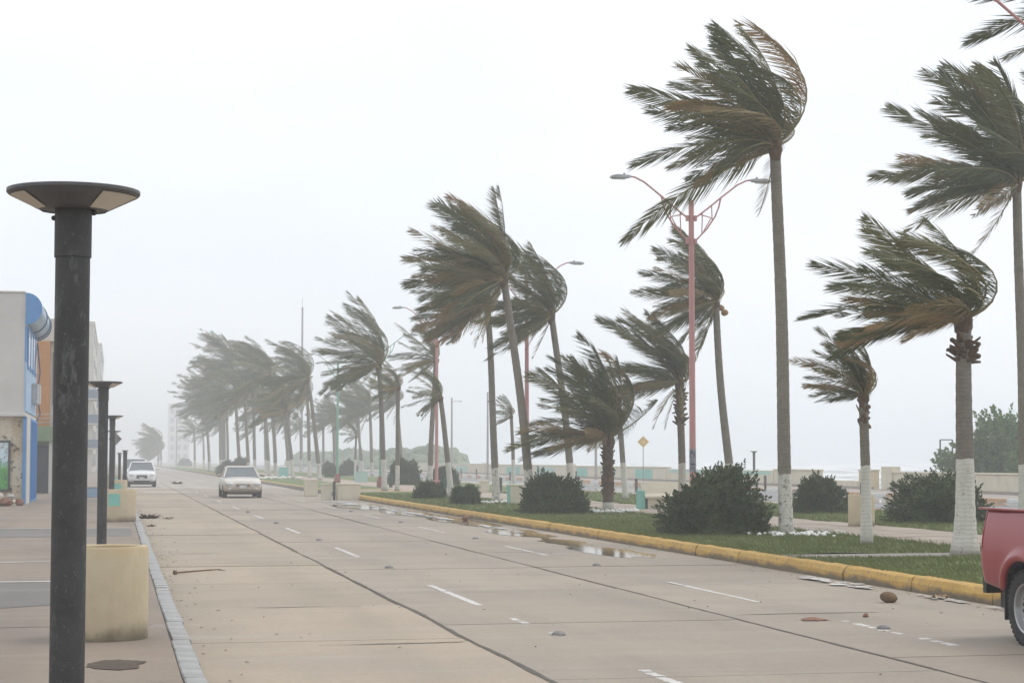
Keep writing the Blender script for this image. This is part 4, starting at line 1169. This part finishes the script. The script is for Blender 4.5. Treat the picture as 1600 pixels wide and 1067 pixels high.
t = empty('radio_mast', (25.2, 263, 0), 0, 'tall thin radio mast rising behind the clump of palms', 'mast')
MB().lathe([(.18, 0), (.13, 22.8), (0, 22.9)], 8).build('mast', M['steel'], t, True)
MB().lathe([(.03, 22.8), (.02, 24.2), (0, 24.2)], 6).build('aerial', M['steel'], t, True)

# ------------------------------------------------------------------ buildings on the left
M['b_white'] = painted('stained_white_wall', (0.60, 0.585, 0.55), (0.25, 0.22, 0.19), .4, scale=.8)
M['b_blue'] = painted('blue_wall', (0.10, 0.28, 0.58), (0.12, 0.2, 0.3), .3)
M['b_blue_light'] = painted('light_blue_wall', (0.35, 0.50, 0.68), (0.2, 0.25, 0.32), .35)
M['b_orange'] = painted('orange_wall', (0.52, 0.235, 0.07), (0.25, 0.12, 0.05), .3)
M['b_green'] = painted('green_wall', (0.20, 0.28, 0.16), (0.1, 0.12, 0.08), .35)
M['b_cream'] = painted('cream_render', (0.58, 0.54, 0.46), (0.25, 0.22, 0.18), .4, scale=.8)
M['b_navy'] = simple('navy_balcony', (0.07, 0.12, 0.20), .6)
M['glass'] = simple('dark_glass', (0.05, 0.065, 0.08), .08, var=.2)
M['glass_blue'] = simple('blue_glass', (0.10, 0.20, 0.32), .12, var=.3)
M['barrel'] = simple('barrel_metal_blue', (0.30, 0.42, 0.55), .35, .45)
M['rust'] = simple('rusty_brown', (0.22, 0.10, 0.06), .8)
def peel_mat():
    t = NT('peeling_plaster'); v = t.coord('World'); a = t.noise(v, 1.3, 6, .7); b = t.noise(v, 4, 6, .75)
    c = t.mix(t.smooth(a, .42, .55), (0.46, 0.37, 0.25), (0.56, 0.50, 0.40)); c = t.mix(t.smooth(b, .55, .62), c, (0.09, 0.07, 0.05)); c = t.mix(t.smooth(a, .60, .66), c, (0.30, 0.25, 0.2))
    t.setc(c); t.rough(.9); t.bump(b, .5, .03); return t.mat
M['peel'] = peel_mat()
def mural_mat():
    t = NT('spray_painted_board'); v = t.coord('Object'); x = t.sep(v); a = t.noise(v, 1.6, 4, .6); b = t.noise(v, 3.4, 4, .6)
    c = t.ramp(a, [(.32, (.30, .50, .62)), (.47, (.58, .72, .78)), (.54, (.72, .78, .80)), (.7, (.40, .60, .70))])
    low = t.math('SUBTRACT', 1.0, t.smooth(t.math('ADD', x[2], t.math('MULTIPLY', a, .9)), 1.1, 1.5))
    c = t.mix(t.math('MULTIPLY', low, t.smooth(x[0], -1.4, -.9)), c, (.10, .36, .07))
    ln = t.math('LESS_THAN', t.math('ABSOLUTE', t.math('SUBTRACT', b, .5)), .012); c = t.mix(ln, c, (.06, .09, .12))
    t.setc(c); t.rough(.6); return t.mat
M['mural'] = mural_mat()
# building 1: pale two-storey corner house with blue street front and barrel canopy
t = empty('corner_building', (-3.27, 71.5, SW), 0, 'pale two-storey corner building with blue street front and rolled blue canopy', 'building', 'buildings along the sidewalk')
MB().box(-11, 0, .02, 9.0, 3.32, 7.72).build('upper_wall', M['b_white'], t)
MB().box(-11, -.05, .12, 9.0, 0, 3.2).build('lower_wall', M['peel'], t)
MB().box(-11, .06, -.14, 9.0, 3.202, 3.318).build('ledge', M['b_white'], t, bevel=.02)
MB().box(-11.05, -.02, -.04, 9.05, 7.722, 7.80).build('parapet_cap', M['b_white'], t, bevel=.03)
for x in (-2.2, -4.4, -6.6): MB().box(x - .012, x + .012, -.002, .03, 3.4, 7.7).build('wall_seam', M['joint'], t)
mu = MB().box(-1.3, 1.3, 0, .05, .0, 1.7).build('mural_board', M['mural'], t, loc=(-1.85, .05, .55))
for (a, b, c, d_) in ((-1.38, 1.38, 1.70, 1.78), (-1.38, 1.38, -.08, .0)): MB().box(a, b, -.03, .05, c, d_).build('board_frame', M['bollard'], mu)
for a in (-1.38, -.04, 1.30): MB().box(a, a + .08, -.028, .05, .001, 1.699).build('board_frame', M['bollard'], mu)
MB().box(-.02, .05, 0, 9, 3.4, 5.2).build('street_wall_upper', M['b_blue_light'], t)
for k in range(4):
    w = MB().box(.052, .09, .5 + k * 2.1, 1.95 + k * 2.1, 5.0, 6.5).build('window', M['b_blue'], t); MB().box(.092, .098, .6 + k * 2.1, 1.85 + k * 2.1, 5.1, 6.4).build('pane', M['glass_blue'], w)
MB().box(-.02, .05, 0, 9, 6.52, 7.7).build('street_wall_top', M['b_blue_light'], t)
MB().box(-.02, .045, 0, 9, 5.2, 6.52).build('street_wall_band', M['b_blue'], t)
for k, (a, b, mm) in enumerate([(.0, .35, 'b_blue'), (.4, 3.2, 'b_white'), (3.3, 9.0, 'b_blue')]): MB().box(-.04, .07 + .02 * k, a, b, 0, 3.2).build('pilaster', M[mm], t)
for k in range(6): MB().box(.112, .15, 3.6 + k * .9, 3.75 + k * .9, .1, 3.1).build('shutter_rib', M['b_blue'], t)
for k, z in enumerate((4.1, 4.15)): MB().box(.052, .28, 4.6 + k * 2.2, 5.9 + k * 2.2, z - .3, z + .5).build('air_conditioner', M['lamp_grey'], t, bevel=.03)
pts = [[(math.cos(a) * .58 * 1.0, yy, 7.15 + math.sin(a) * .58) for a in [(-PI / 2) + PI * i / 14 for i in range(15)]] for yy in (0, 9.4)]
c = MB(); c.loft(pts); c.build('barrel_canopy', M['barrel'], t, True)
MB().loft([[(math.cos(a) * .585, -.02 - .04 * q, 7.15 + math.sin(a) * .585) for a in [(-PI / 2) + PI * i / 14 for i in range(15)]] for q in (0, 1)]).build('canopy_end', M['b_blue'], t, True)
for yy in (4.6, 8.0, 9.3): MB().tube([(math.cos(a) * .60, yy, 7.15 + math.sin(a) * .60) for a in [(-PI / 2) + PI * i / 12 for i in range(13)]], .03, 6).build('canopy_rib', M['b_navy'], t, True)
MB().tube([(.1, 8, 6.4), (.22, 8.3, 5.2), (.12, 8.1, 4.2), (.24, 8.4, 3.5), (.12, 8.2, 3.2)], .03, 6).build('drain_pipe', M['b_navy'], t, True)
# rubble pile at its corner
t = empty('rubble_pile', (-3.9, 69.6, SW), 0, 'pile of broken stone and rubble by the corner building', 'rubble'); rg = random.Random(2)
for k in range(34):
    q = MB().ball((0, 0, 0), (rg.uniform(.10, .24), rg.uniform(.1, .22), rg.uniform(.08, .18)), 7, 5, .25, k)
    q.build('stone', M[('peel', 'utility', 'rust', 'b_cream')[k % 4]], t, loc=(rg.gauss(-.5, .45), rg.gauss(0, .4), .08 + .28 * rg.random() * (1 if k % 2 else .3)))
# building 2: orange house with green ground floor
t = empty('orange_building', (-2.62, 95.0, SW), 0, 'orange-fronted building with green ground floor and pale roof storey', 'building', 'buildings along the sidewalk')
MB().box(-10, -.55, 0, 15, 3.25, 7.4).build('upper_wall', M['b_orange'], t)
MB().box(-.545, .02, .6, 15, 3.25, 7.4).build('white_bay', M['b_white'], t)
MB().box(-10, -.1, .05, 15, 7.402, 8.5).build('roof_storey', M['b_cream'], t)
MB().box(-10, -.45, .3, 15, 0, 2.5).build('lower_wall', M['b_green'], t)
MB().box(-10, .05, -.5, 15, 2.502, 3.248).build('green_band', M['b_green'], t, bevel=.03)
for k in range(5):
    w = MB().box(-.42 + .0, -.1, .55, .598, 4.3, 6.9).build('window', M['glass'], t) if k == 0 else MB().box(.022, .05, 1.2 + k * 2.4, 2.6 + k * 2.4, 4.3, 6.6).build('window', M['glass'], t)
    MB().box(.052, .075, 1.15 + k * 2.4, 1.22 + k * 2.4, 4.2, 6.7).build('frame', M['b_white'], w)
for x in (-.4, -1.7, -3.0): MB().box(x - .13, x + .13, -.35, -.08, 0, 2.5).build('column', M['b_white'], t)
for x in (-.95, -2.3): MB().box(x - .5, x + .5, .24, .298, .05, 2.3).build('door', M['glass'], t)
for z in (3.42, 3.62, 3.82): MB().tube([(-9.9, -.42, z), (.0, -.42, z), (.0, 12, z)], .02, 5).build('railing', M['lamp_grey'], t, True)
for k in range(8): MB().box(-.2 - k * .9, -.17 - k * .9, -.44, -.40, 3.25, 3.85).build('baluster', M['lamp_grey'], t)
# buildings 3 and 4: hazy apartment blocks
def apartment(x, y, w, dd, h, nst, mat, label):
    t = empty('apartment_block', (x, y, SW), 0, label, 'building', 'buildings along the sidewalk')
    MB().box(-w, 0, 0, dd, 0, h).build('wall', M[mat], t)
    MB().box(-w - .1, .12, -.12, dd, h + .002, h + .35).build('parapet', M[mat], t)
    sh = h / nst
    for s in range(nst):
        for k in range(2):
            wn_ = MB().box(-2.2 - k * 3.0, -.7 - k * 3.0, -.05, -.002, s * sh + .9, s * sh + 2.3).build('window', M['glass'], t)
            MB().box(-2.3 - k * 3.0, -.6 - k * 3.0, -.12, -.052, s * sh + .8, s * sh + .9).build('sill', M['b_white'], wn_)
        for k in range(4):
            MB().box(.002, .06, 3 + k * (dd / 4.2), 4.8 + k * (dd / 4.2), s * sh + .8, s * sh + 2.4).build('window', M['glass'], t)
        if s in (1, 2, 3):
            bl = MB().box(-1.4, 1.0, -.9, 6.5, s * sh - .15, s * sh).build('balcony', M[mat], t); MB().box(-1.38, .98, -.88, -.80, s * sh + .002, s * sh + 1.05).build('balcony_rail', M['b_navy'], bl)
            MB().box(.90, .98, -.78, 6.4, s * sh + .002, s * sh + 1.05).build('balcony_rail', M['b_navy'], bl)
    return t
apartment(-2.75, 238, 11, 45, 18.2, 6, 'b_cream', 'cream apartment block with navy balconies showing right of the near lamp post')
apartment(-2.35, 300, 10, 60, 19.3, 6, 'b_white', 'hazier second apartment block beyond the cream one')
t = empty('distant_tower', (27.7, 850, 0), 0, 'faint square tower barely visible in the haze at the road end', 'building')
MB().box(-4.9, 4.3, 0, 8, 0, 26.4).build('wall', M['b_cream'], t)
for k in range(6):
    for j in range(3): MB().box(-4.0 + j * 2.9, -2.4 + j * 2.9, -.08, -.002, 2 + k * 4, 4.2 + k * 4).build('window', M['glass'], t)
t = empty('low_wall', (-2.2, 84.5, SW), 0, 'low light-blue wall across the sidewalk behind the near lamp post', 'wall')
MB().box(0, 1.5, 0, .2, 0, .42).build('wall', M['b_blue_light'], t, bevel=.02); MB().box(-.03, 1.53, -.03, .23, .422, .48).build('coping', M['b_white'], t)

# ------------------------------------------------------------------ vehicles
M['tyre'] = simple('tyre_rubber', (0.028, 0.028, 0.028), .85, var=.3, scale=8, bump=.3)
M['rim'] = simple('painted_steel_rim', (0.42, 0.42, 0.42), .38, .75, var=.2)
M['black_trim'] = simple('black_plastic', (0.022, 0.022, 0.023), .6)
M['mud_trim'] = simple('muddy_plastic', (0.17, 0.135, 0.1), .8, var=.4, scale=5)
M['chrome'] = simple('chrome', (0.6, 0.6, 0.6), .2, .9)
M['headlamp'] = simple('headlamp_glass', (0.62, 0.64, 0.66), .08, .3, var=.1)
M['plate'] = simple('number_plate', (0.62, 0.62, 0.60), .5)
def car_paint(name, col, dust, amt):
    t = NT(name); v = t.coord('Object'); x = t.sep(v); n = t.noise(v, 2.2, 5, .65)
    m = t.math('MULTIPLY', t.math('SUBTRACT', 1.0, t.smooth(t.math('ADD', x[2], t.math('MULTIPLY', n, .5)), .45, 1.2)), amt)
    t.setc(t.mix(m, col, dust)); t.rough(t.math('ADD', .28, t.math('MULTIPLY', m, .45))); t.b.inputs['Coat Weight'].default_value = .35; t.b.inputs['Coat Roughness'].default_value = .12
    return t.mat
M['beige_car'] = car_paint('muddy_beige_paint', (0.66, 0.63, 0.57), (0.33, 0.235, 0.15), .85)
M['white_car'] = car_paint('white_car_paint', (0.76, 0.77, 0.78), (0.5, 0.45, 0.4), .35)
M['red_car'] = car_paint('red_pickup_paint', (0.27, 0.010, 0.017), (0.17, 0.05, 0.04), .3)
M['tail_red'] = simple('tail_lamp_red', (0.55, 0.055, 0.075), .10, var=.2, coat=.6)

def wheel(parent, x, y, r, w, side, holes=0, steel=True):
    """tyre and rim, axis along X; side = sign of the outer face"""
    ty = MB(); q = w / 2
    ty.lathe([(r * .66, -q * .85), (r * .78, -q), (r * .93, -q * .98), (r * .99, -q * .75), (r, -q * .4), (r, q * .4), (r * .99, q * .75), (r * .93, q * .98), (r * .78, q), (r * .66, q * .85)], 40, 'X', close=True)
    for k in range(44):
        a = 2 * PI * k / 44
        c, s = math.cos(a), math.sin(a); tx = Vector((0, -s, c)); n = Vector((0, c, s))
        for sx in (-.62, .62):
            p = n * (r * 1.0) + Vector((sx * q, 0, 0)); a1 = Vector((q * .28, 0, 0)); b1 = tx * (r * .045); h = n * (.012)
            ty.add([p - a1 - b1 - h, p + a1 - b1 - h, p + a1 + b1 - h, p - a1 + b1 - h, p - a1 - b1 + h, p + a1 - b1 + h, p + a1 + b1 + h, p - a1 + b1 + h], [(4, 5, 6, 7), (0, 1, 5, 4), (1, 2, 6, 5), (2, 3, 7, 6), (3, 0, 4, 7)])
    wh = ty.build('wheel', M['tyre'], parent, True, loc=(x, y, r))
    o = side * q
    rm = MB(); rm.lathe([(r * .675, o * .80), (r * .66, o * .92), (r * .62, o * .86), (r * .58, o * .45), (r * .44, o * .30), (r * .38, o * .42), (r * .24, o * .50), (r * .20, o * .34), (0, o * .34)], 40, 'X')
    ro = rm.build('rim', M['rim'], wh, True)
    cp = MB(); cp.lathe([(r * .15, o * .34), (r * .14, o * .62), (r * .09, o * .70), (0, o * .70)], 16, 'X'); cp.build('hub_cap', M['black_trim'], ro, True)
    if holes:
        hm = MB()
        for k in range(holes):
            a = 2 * PI * (k + .5) / holes
            hm.lathe([(r * .052, o * .375), (0, o * .38)], 10, 'X', (0, r * .49 * math.cos(a), r * .49 * math.sin(a)))
        hm.build('vent_holes', M['black_trim'], ro, fix=False)
    return wh

def ringsec(y, w, zb, zm, zs, zt, crown=.05):
    h = [(w * .80, zb), (w * .97, zb + .06), (w, zm), (w * .97, zs), (w * .86, zt - .015), (w * .5, zt + crown * .7), (0, zt + crown)]
    pts = [(x, y, z) for x, z in h]; pts += [(-x, y, z) for x, z in reversed(h[:-1])]
    return pts
def car(x, y, label, paint, L=4.6, W=.9, hood=.88, belt=.96, roof=1.46, wr=.31, suv=False, rz=0.0, name='parked_car', group=None):
    t = empty(name, (x, y, 0), rz, label, 'car', group)
    f, zb = -L / 2, .24 if not suv else .30
    st = [(f, .70 * W, zb + .12, .45, hood - .33, hood - .26, .02), (f + .08, .86 * W, zb + .02, .45, hood - .24, hood - .14, .03), (f + .30, .96 * W, zb, .5, hood - .12, hood - .05, .04), (f + .8, W, zb, .52, hood - .05, hood + .01, .05), (f + 1.35, W, zb, .55, belt - .07, belt - .01, .03), (0, W, zb, .55, belt - .05, belt, .0), (L * .30, W, zb, .55, belt - .04, belt + .02, .0), (L / 2 - .25, .95 * W, zb + .05, .55, belt - .06, belt + .02, .02), (L / 2, .80 * W, zb + .15, .55, belt - .18, belt - .1, .0)]
    MB().loft([ringsec(*(q[0], q[1], q[2], q[3], q[4], q[5], q[6])) for q in st]).build('body', M[paint], t, True).modifiers.new('round', 'SUBSURF').render_levels = 1
    y0, y1, y2, y3 = f + 1.30, f + 1.95 + (0 if not suv else -.1), L * .20 if not suv else L * .38, L * .37 if not suv else L * .46
    def green(k, zz, inset):
        return None
    wb, wt = W * .90, W * .70
    gl = MB(); gl.loft([[(-wb, y0, belt - .04), (wb, y0, belt - .04), (wb, y3, belt - .02), (-wb, y3, belt - .02)], [(-wt, y1, roof - .05), (wt, y1, roof - .05), (wt, y2, roof - .05), (-wt, y2, roof - .05)]])
    g_ = gl.build('windows', M['windscreen'], t)
    rf = MB(); rf.loft([[(-wt - .02, y1 - .05, roof - .06), (wt + .02, y1 - .05, roof - .06), (wt + .02, y2 + .04, roof - .06), (-wt - .02, y2 + .04, roof - .06)], [(-wt * .86, y1 + .06, roof), (wt * .86, y1 + .06, roof), (wt * .86, y2 - .06, roof), (-wt * .86, y2 - .06, roof)]]); rf.build('roof', M[paint], t, True)
    for s in (-1, 1):
        for (ya, yb) in ((y0, y1), (y3, y2), ((y0 + y3) / 2, (y1 + y2) / 2)):
            MB().tube([(s * wb, ya, belt - .03), (s * (wt + .005), yb, roof - .055)], .035, 6).build('pillar', M[paint], t, True)
        hl = MB(); hl.ball((0, 0, 0), (.20, .10, .085 if not suv else .07), 12, 8); hl.build('headlight', M['headlamp'], t, True, loc=(s * W * .68, f + .085, hood - .235))
        m_ = MB(); m_.ball((0, 0, 0), (.11, .06, .075), 10, 7); mo = m_.build('mirror', M[paint], t, True, loc=(s * (W + .10), y0 + .32, belt + .06)); MB().box(-.09, .09, .052, .062, -.05, .05).build('mirror_glass', M['glass'], mo)
        MB().ball((s * W * .66, f + .03, zb + .18), (.09, .05, .05), 8, 6).build('fog_light', M['headlamp'], t, True)
        for ya in (f + .88, L / 2 - .85): wheel(t, s * (W - .11), ya, wr, .21, s)
    MB().box(-W * .36, W * .36, f - .015, f + .05, hood - (.46 if suv else .36), hood - .24).build('grille', M['black_trim' if suv else 'mud_trim'], t, bevel=.02)
    for k in range(3): MB().box(-W * .38, W * .38, f - .025, f - .016, hood - .335 + k * .035, hood - .327 + k * .035).build('grille_bar', M['chrome'], t)
    MB().box(-.17, .17, f - .035, f - .018, zb + .20, zb + .34).build('number_plate', M['plate'], t)
    MB().box(-W * .55, W * .55, f - .004, f + .06, zb + .02, zb + .12).build('air_intake', M['black_trim' if suv else 'mud_trim'], t, bevel=.02)
    MB().box(-W * .8, W * .8, f + .2, L / 2 - .2, .17, zb + .02).build('underbody', M['black_trim'], t)
    return t
M['windscreen'] = simple('windscreen_glass', (0.17, 0.19, 0.205), .05, var=.15)  # base colour lightened to carry part of the sky's reflection
car(5.74, 89.9, 'muddy beige saloon car driving towards the camera in the middle lane', 'beige_car', name='saloon_car')
car(1.68, 125.8, 'white sport utility car with dark grille parked at the left kerb', 'white_car', 4.5, .92, 1.02, 1.08, 1.64, .35, True)
car(1.45, 140.0, 'second white vehicle parked behind the white sport utility car', 'white_car', 4.9, .93, 1.08, 1.15, 1.85, .36, True)

# red pickup heading towards the camera, tail in view
t = empty('pickup_truck', (9.27, 16.55, 0), 0, 'red pickup truck with steel wheels, its tail entering at the right edge', 'pickup truck')
Wd = .92; RY = 1.0; AR = .43; FY = -4.2; WB = -3.15
def side_x(z, y):
    u = (z - .45) / .82
    x = Wd - .07 + .075 * math.sin(PI * min(1, max(0, u)) ** .85) - .02 * max(0, u - .8)
    e = max(0, (y - (RY - .22)) / .22); x -= .10 * e ** 2.4
    rr = math.hypot(y, z - .36)
    x += .04 * math.exp(-((rr - AR - .05) / .05) ** 2) if z > .3 else 0
    return x
def side_panel(sg, y0, y1, arch_y, ztop):
    m = MB(); ny, nz = 84, 18
    for i in range(ny + 1):
        y = y0 + (y1 - y0) * i / ny
        dyy = abs(y - arch_y); lo = .46 if y < arch_y else .47 + .10 * max(0, (y - arch_y - .3) / .7)
        if dyy < AR: lo = max(lo, .36 + math.sqrt(AR * AR - dyy * dyy))
        for j in range(nz + 1):
            z = lo + (ztop(y) - lo) * j / nz
            m.v.append((sg * side_x(z, y - arch_y), y, z))
    for i in range(ny):
        for j in range(nz):
            a = i * (nz + 1) + j; m.f.append((a, a + nz + 1, a + nz + 2, a + 1)); m.m.append(0)
    return m
bedtop = lambda y: 1.27 - .012 * max(0, y - .6) ** 2
for sg in (-1, 1):
    o = side_panel(sg, -.72, RY, 0, bedtop).build('bed_side', M['red_car'], t, True)
    so = o.modifiers.new('thick', 'SOLIDIFY'); so.thickness = .03; so.offset = -1
    side_panel(sg, -.80 + WB + .0, WB + .62, WB, lambda y: 1.05).build('front_wing', M['red_car'], t, True)
    dp = MB()
    for (a, b) in ((-.74, -1.55), (-1.57, -2.52)):
        d_ = MB(); rings = []
        for z in (.42, .55, .75, .95, 1.15): rings.append([(sg * side_x(z, -5), a, z), (sg * side_x(z, -5), b, z), (sg * (Wd - .2), b, z), (sg * (Wd - .2), a, z)])
        d_.loft(rings); dr = d_.build('door', M['red_car'], t, True)
        MB().box(min(sg * Wd, sg * (Wd + .04)), max(sg * Wd, sg * (Wd + .04)), a - .24, a - .08, .98, 1.02).build('handle', M['black_trim'], dr, bevel=.008)
    # tail lamp wraps the corner
    tl = MB(); rings = []
    for z in (.88, .95, 1.05, 1.15, 1.235):
        rings.append([(sg * (side_x(z, RY - .16) + .006), RY - .16, z), (sg * (side_x(z, RY - .05) + .008), RY - .05, z), (sg * (side_x(z, RY) + .0), RY + .012, z), (sg * (side_x(z, RY) - .10), RY + .02, z), (sg * (side_x(z, RY) - .10), RY - .10, z)])
    tl.loft(rings); tl.build('tail_light', M['tail_red'], t, True)
    # rail on the bed side, wheel housing, mud flap
    MB().box(min(sg * (Wd - .11), sg * (Wd - .025)), max(sg * (Wd - .11), sg * (Wd - .025)), -.72, RY - .03, 1.262, 1.282).build('bed_rail', M['red_car'], t, bevel=.008)
    V = []; n = 16
    for i in range(n + 1):
        a = PI * i / n
        for x in (Wd - .05, .52): V.append((sg * x, math.cos(a) * (AR + .004), .36 + math.sin(a) * (AR + .004)))
    hs = MB(); hs.add(V, [(2 * i, 2 * i + 2, 2 * i + 3, 2 * i + 1) for i in range(n)]); hs.add([(sg * .52, math.cos(PI * i / n) * AR, .36 + math.sin(PI * i / n) * AR) for i in range(n + 1)], [tuple(range(n + 1))])
    hs.build('wheel_housing', M['black_trim'], t, True, fix=False)
    MB().box(min(sg * .62, sg * (Wd - .02)), max(sg * .62, sg * (Wd - .02)), .40, .418, .22, .80).build('mud_flap', M['black_trim'], t)
    wheel(t, sg * (Wd - .135), 0, .355, .235, sg, 18); wheel(t, sg * (Wd - .135), WB, .355, .235, sg, 18)
    MB().box(min(sg * (Wd - .10), sg * (Wd - .03)), max(sg * (Wd - .10), sg * (Wd - .03)), WB + .55, -.50, .34, .42).build('sill', M['black_trim'], t, bevel=.01)
    mo = MB().ball((sg * (Wd + .16), -2.45, 1.18), (.12, .07, .10), 10, 8).build('mirror', M['black_trim'], t, True)
MB().box(-Wd + .13, Wd - .13, RY - .06, RY - .02, .62, 1.255).build('tailgate', M['red_car'], t, bevel=.015)
MB().box(-Wd + .08, Wd - .08, -.70, RY - .065, .60, .66).build('bed_floor', M['black_trim'], t)
MB().box(-Wd + .08, Wd - .08, -.72, -.68, .66, 1.26).build('bed_front', M['red_car'], t)
b = MB(); b.loft([[(x, RY + .10 - .14 * (abs(x) / Wd) ** 3, z) for z in (.44, .60)] + [(x, RY - .08, z) for z in (.60, .44)] for x in [-.84 + 1.68 * i / 12 for i in range(13)]]); b.build('rear_bumper', M['black_trim'], t, True)
MB().box(-.7, .7, -4.0, .9, .30, .44).build('chassis', M['black_trim'], t)
cb = MB(); cb.loft([[(-.80, -2.62, 1.13), (.80, -2.62, 1.13), (.80, -.76, 1.13), (-.80, -.76, 1.13)], [(-.64, -1.95, 1.72), (.64, -1.95, 1.72), (.64, -.88, 1.72), (-.64, -.88, 1.72)]]); cb.build('windows', M['windscreen'], t)
rf = MB(); rf.loft([[(-.67, -2.0, 1.70), (.67, -2.0, 1.70), (.67, -.84, 1.70), (-.67, -.84, 1.70)], [(-.55, -1.85, 1.78), (.55, -1.85, 1.78), (.55, -.95, 1.78), (-.55, -.95, 1.78)]]); rf.build('roof', M['red_car'], t, True)
for s in (-1, 1):
    for (a, b_) in ((-2.62, -1.97), (-.76, -.86), (-1.56, -1.45)): MB().tube([(s * .80, a, 1.12), (s * .65, b_, 1.71)], .04, 6).build('pillar', M['red_car'], t, True)
hd = MB(); hd.loft([ringsec(y, w, .70, .85, zt - .1, zt, .03) for y, w, zt in ((-2.6, .90, 1.12), (-3.3, .90, 1.09), (-3.85, .86, 1.02), (-4.08, .74, .92))]); hd.build('bonnet', M['red_car'], t, True)
MB().box(-.6, .6, -4.16, -4.06, .62, .88).build('grille', M['black_trim'], t, bevel=.02); MB().box(-.86, .86, -4.22, -3.9, .38, .60).build('front_bumper', M['black_trim'], t, bevel=.04)
for s in (-1, 1): MB().ball((s * .70, -4.0, .80), (.15, .09, .09), 10, 8).build('headlight', M['headlamp'], t, True)

# ------------------------------------------------------------------ storm litter
o = MB().ball((0, 0, 0), (.112, .085, .068), 16, 10, .03, 4).build('coconut', M['coconut'], None, True, loc=(9.32, 22.0, .066)); o.rotation_euler = (0, R(8), R(-12)); tag(o, 'brown coconut lying on the road in front of the yellow kerb', 'coconut', 'coconuts on the road')
o = MB().ball((0, 0, 0), (.10, .08, .07), 12, 8, .05, 5).build('coconut', M['rust'], None, True, loc=(9.9, 54.0, .07)); tag(o, 'small reddish coconut against the yellow kerb below the second shrub', 'coconut', 'coconuts on the road')
o = MB().ball((0, 0, 0), (.035, .03, .025), 8, 6, .2, 6).build('husk_piece', M['rust'], None, True, loc=(8.2, 20.0, .022)); tag(o, 'tiny dark husk crumb near the brown coconut', 'husk piece')
m = MB(); pts = blob(0, 0, .15, .16, 9, 22, .5); m.add([(x, y, .006 + .02 * noise.noise((x * 9, y * 9, 0))) for x, y in pts] + [(0, 0, .03)], [(i, (i + 1) % 22, 22) for i in range(22)]); o = m.build('bark_scrap', M['rust'], None, loc=(7.5, 19.75, .006)); tag(o, 'flat reddish scrap of bark on the road left of the coconut', 'bark scrap')
def tuft(x, y, z, label, seed, n=26, s=.12, mat='coconut'):
    rg = random.Random(seed); m = MB()
    for k in range(n):
        a = rg.uniform(0, 2 * PI); d = Vector((math.cos(a), math.sin(a), rg.uniform(.02, .45))).normalized(); b = Vector((rg.gauss(0, s * .3), rg.gauss(0, s * .3), 0)); w = Vector((-d.y, d.x, 0)) * s * .12
        m.add([b - w, b + w, b + d * s * .6 + w * 1.3, b + d * s * rg.uniform(.8, 1.2), b + d * s * .6 - w * 1.3], [(0, 1, 2, 3, 4)])
    o = m.build('debris_clump', M[mat], None, fix=False, loc=(x, y, z)); return tag(o, label, 'debris', 'storm debris clumps')
tuft(10.2, 22.5, .004, 'tuft of leaf debris against the yellow kerb by the pickup', 3, 30, .13, 'coconut_tan')
tuft(1.0, 58.0, .004, 'brown heap of palm litter beside the second planter', 8, 70, .34)
tuft(1.55, 57.2, .004, 'flattened strip of palm litter right of the brown heap', 9, 26, .18)
tuft(.95, 51.0, .004, 'small dark leaf scraps in the left gutter', 10, 20, .16)
tuft(9.0, 150, .004, 'dark litter on the road right behind the beige car', 12, 50, .5)
tuft(4.4, 140, .004, 'dark litter on the road behind the white car', 13, 50, .5)
m = MB(); m.tube([(-.36, -.3, .025), (-.1, -.08, .03), (.2, .2, .034), (.34, .36, .03)], [.016, .014, .012, .008], 6); m.ball((-.38, -.32, .03), (.045, .04, .03), 8, 6, .25, 2); m.tube([(.3, .32, .03), (.42, .34, .012)], [.01, .004], 5)
o = m.build('dry_branch', M['coconut'], None, True, loc=(1.30, 29.95, .0)); tag(o, 'thin dry branch lying across the left lane', 'branch')
rg = random.Random(55); m = MB()
for k in range(700):
    y = rg.uniform(12, 80) ; x = rg.choice((KX + abs(rg.gauss(0, .25)), KM - abs(rg.gauss(0, .3)), rg.uniform(KX, KM))); s = rg.uniform(.006, .03) * (1.6 if rg.random() < .12 else 1); a = rg.uniform(0, 6)
    c, d = math.cos(a) * s, math.sin(a) * s
    m.add([(x - c, y - d, .008), (x + d * .4, y - c * .4, .009), (x + c, y + d, .008), (x - d * .4, y + c * .4, .016)], [(0, 1, 2, 3)])
tag(m.build('leaf_litter', M['coconut'], None, fix=False), 'fine leaf litter and grit scattered over the road', 'litter', kind='stuff')

# ------------------------------------------------------------------ storm haze
t = NT('storm_haze'); t.n.remove(t.b)
vol = t.new('ShaderNodeVolumePrincipled'); vol.inputs['Color'].default_value = (0.955, 0.978, 1.0, 1)
vol.inputs['Density'].default_value = 0.0019; vol.inputs['Anisotropy'].default_value = 0.1
t.l.new(vol.outputs[0], t.out.inputs['Volume'])
o = MB().box(-2620, 2620, -70, 2620, -4.2, 28).build('haze', t.mat)
tag(o, 'pale storm haze and sea spray filling the air', 'haze', kind='stuff')
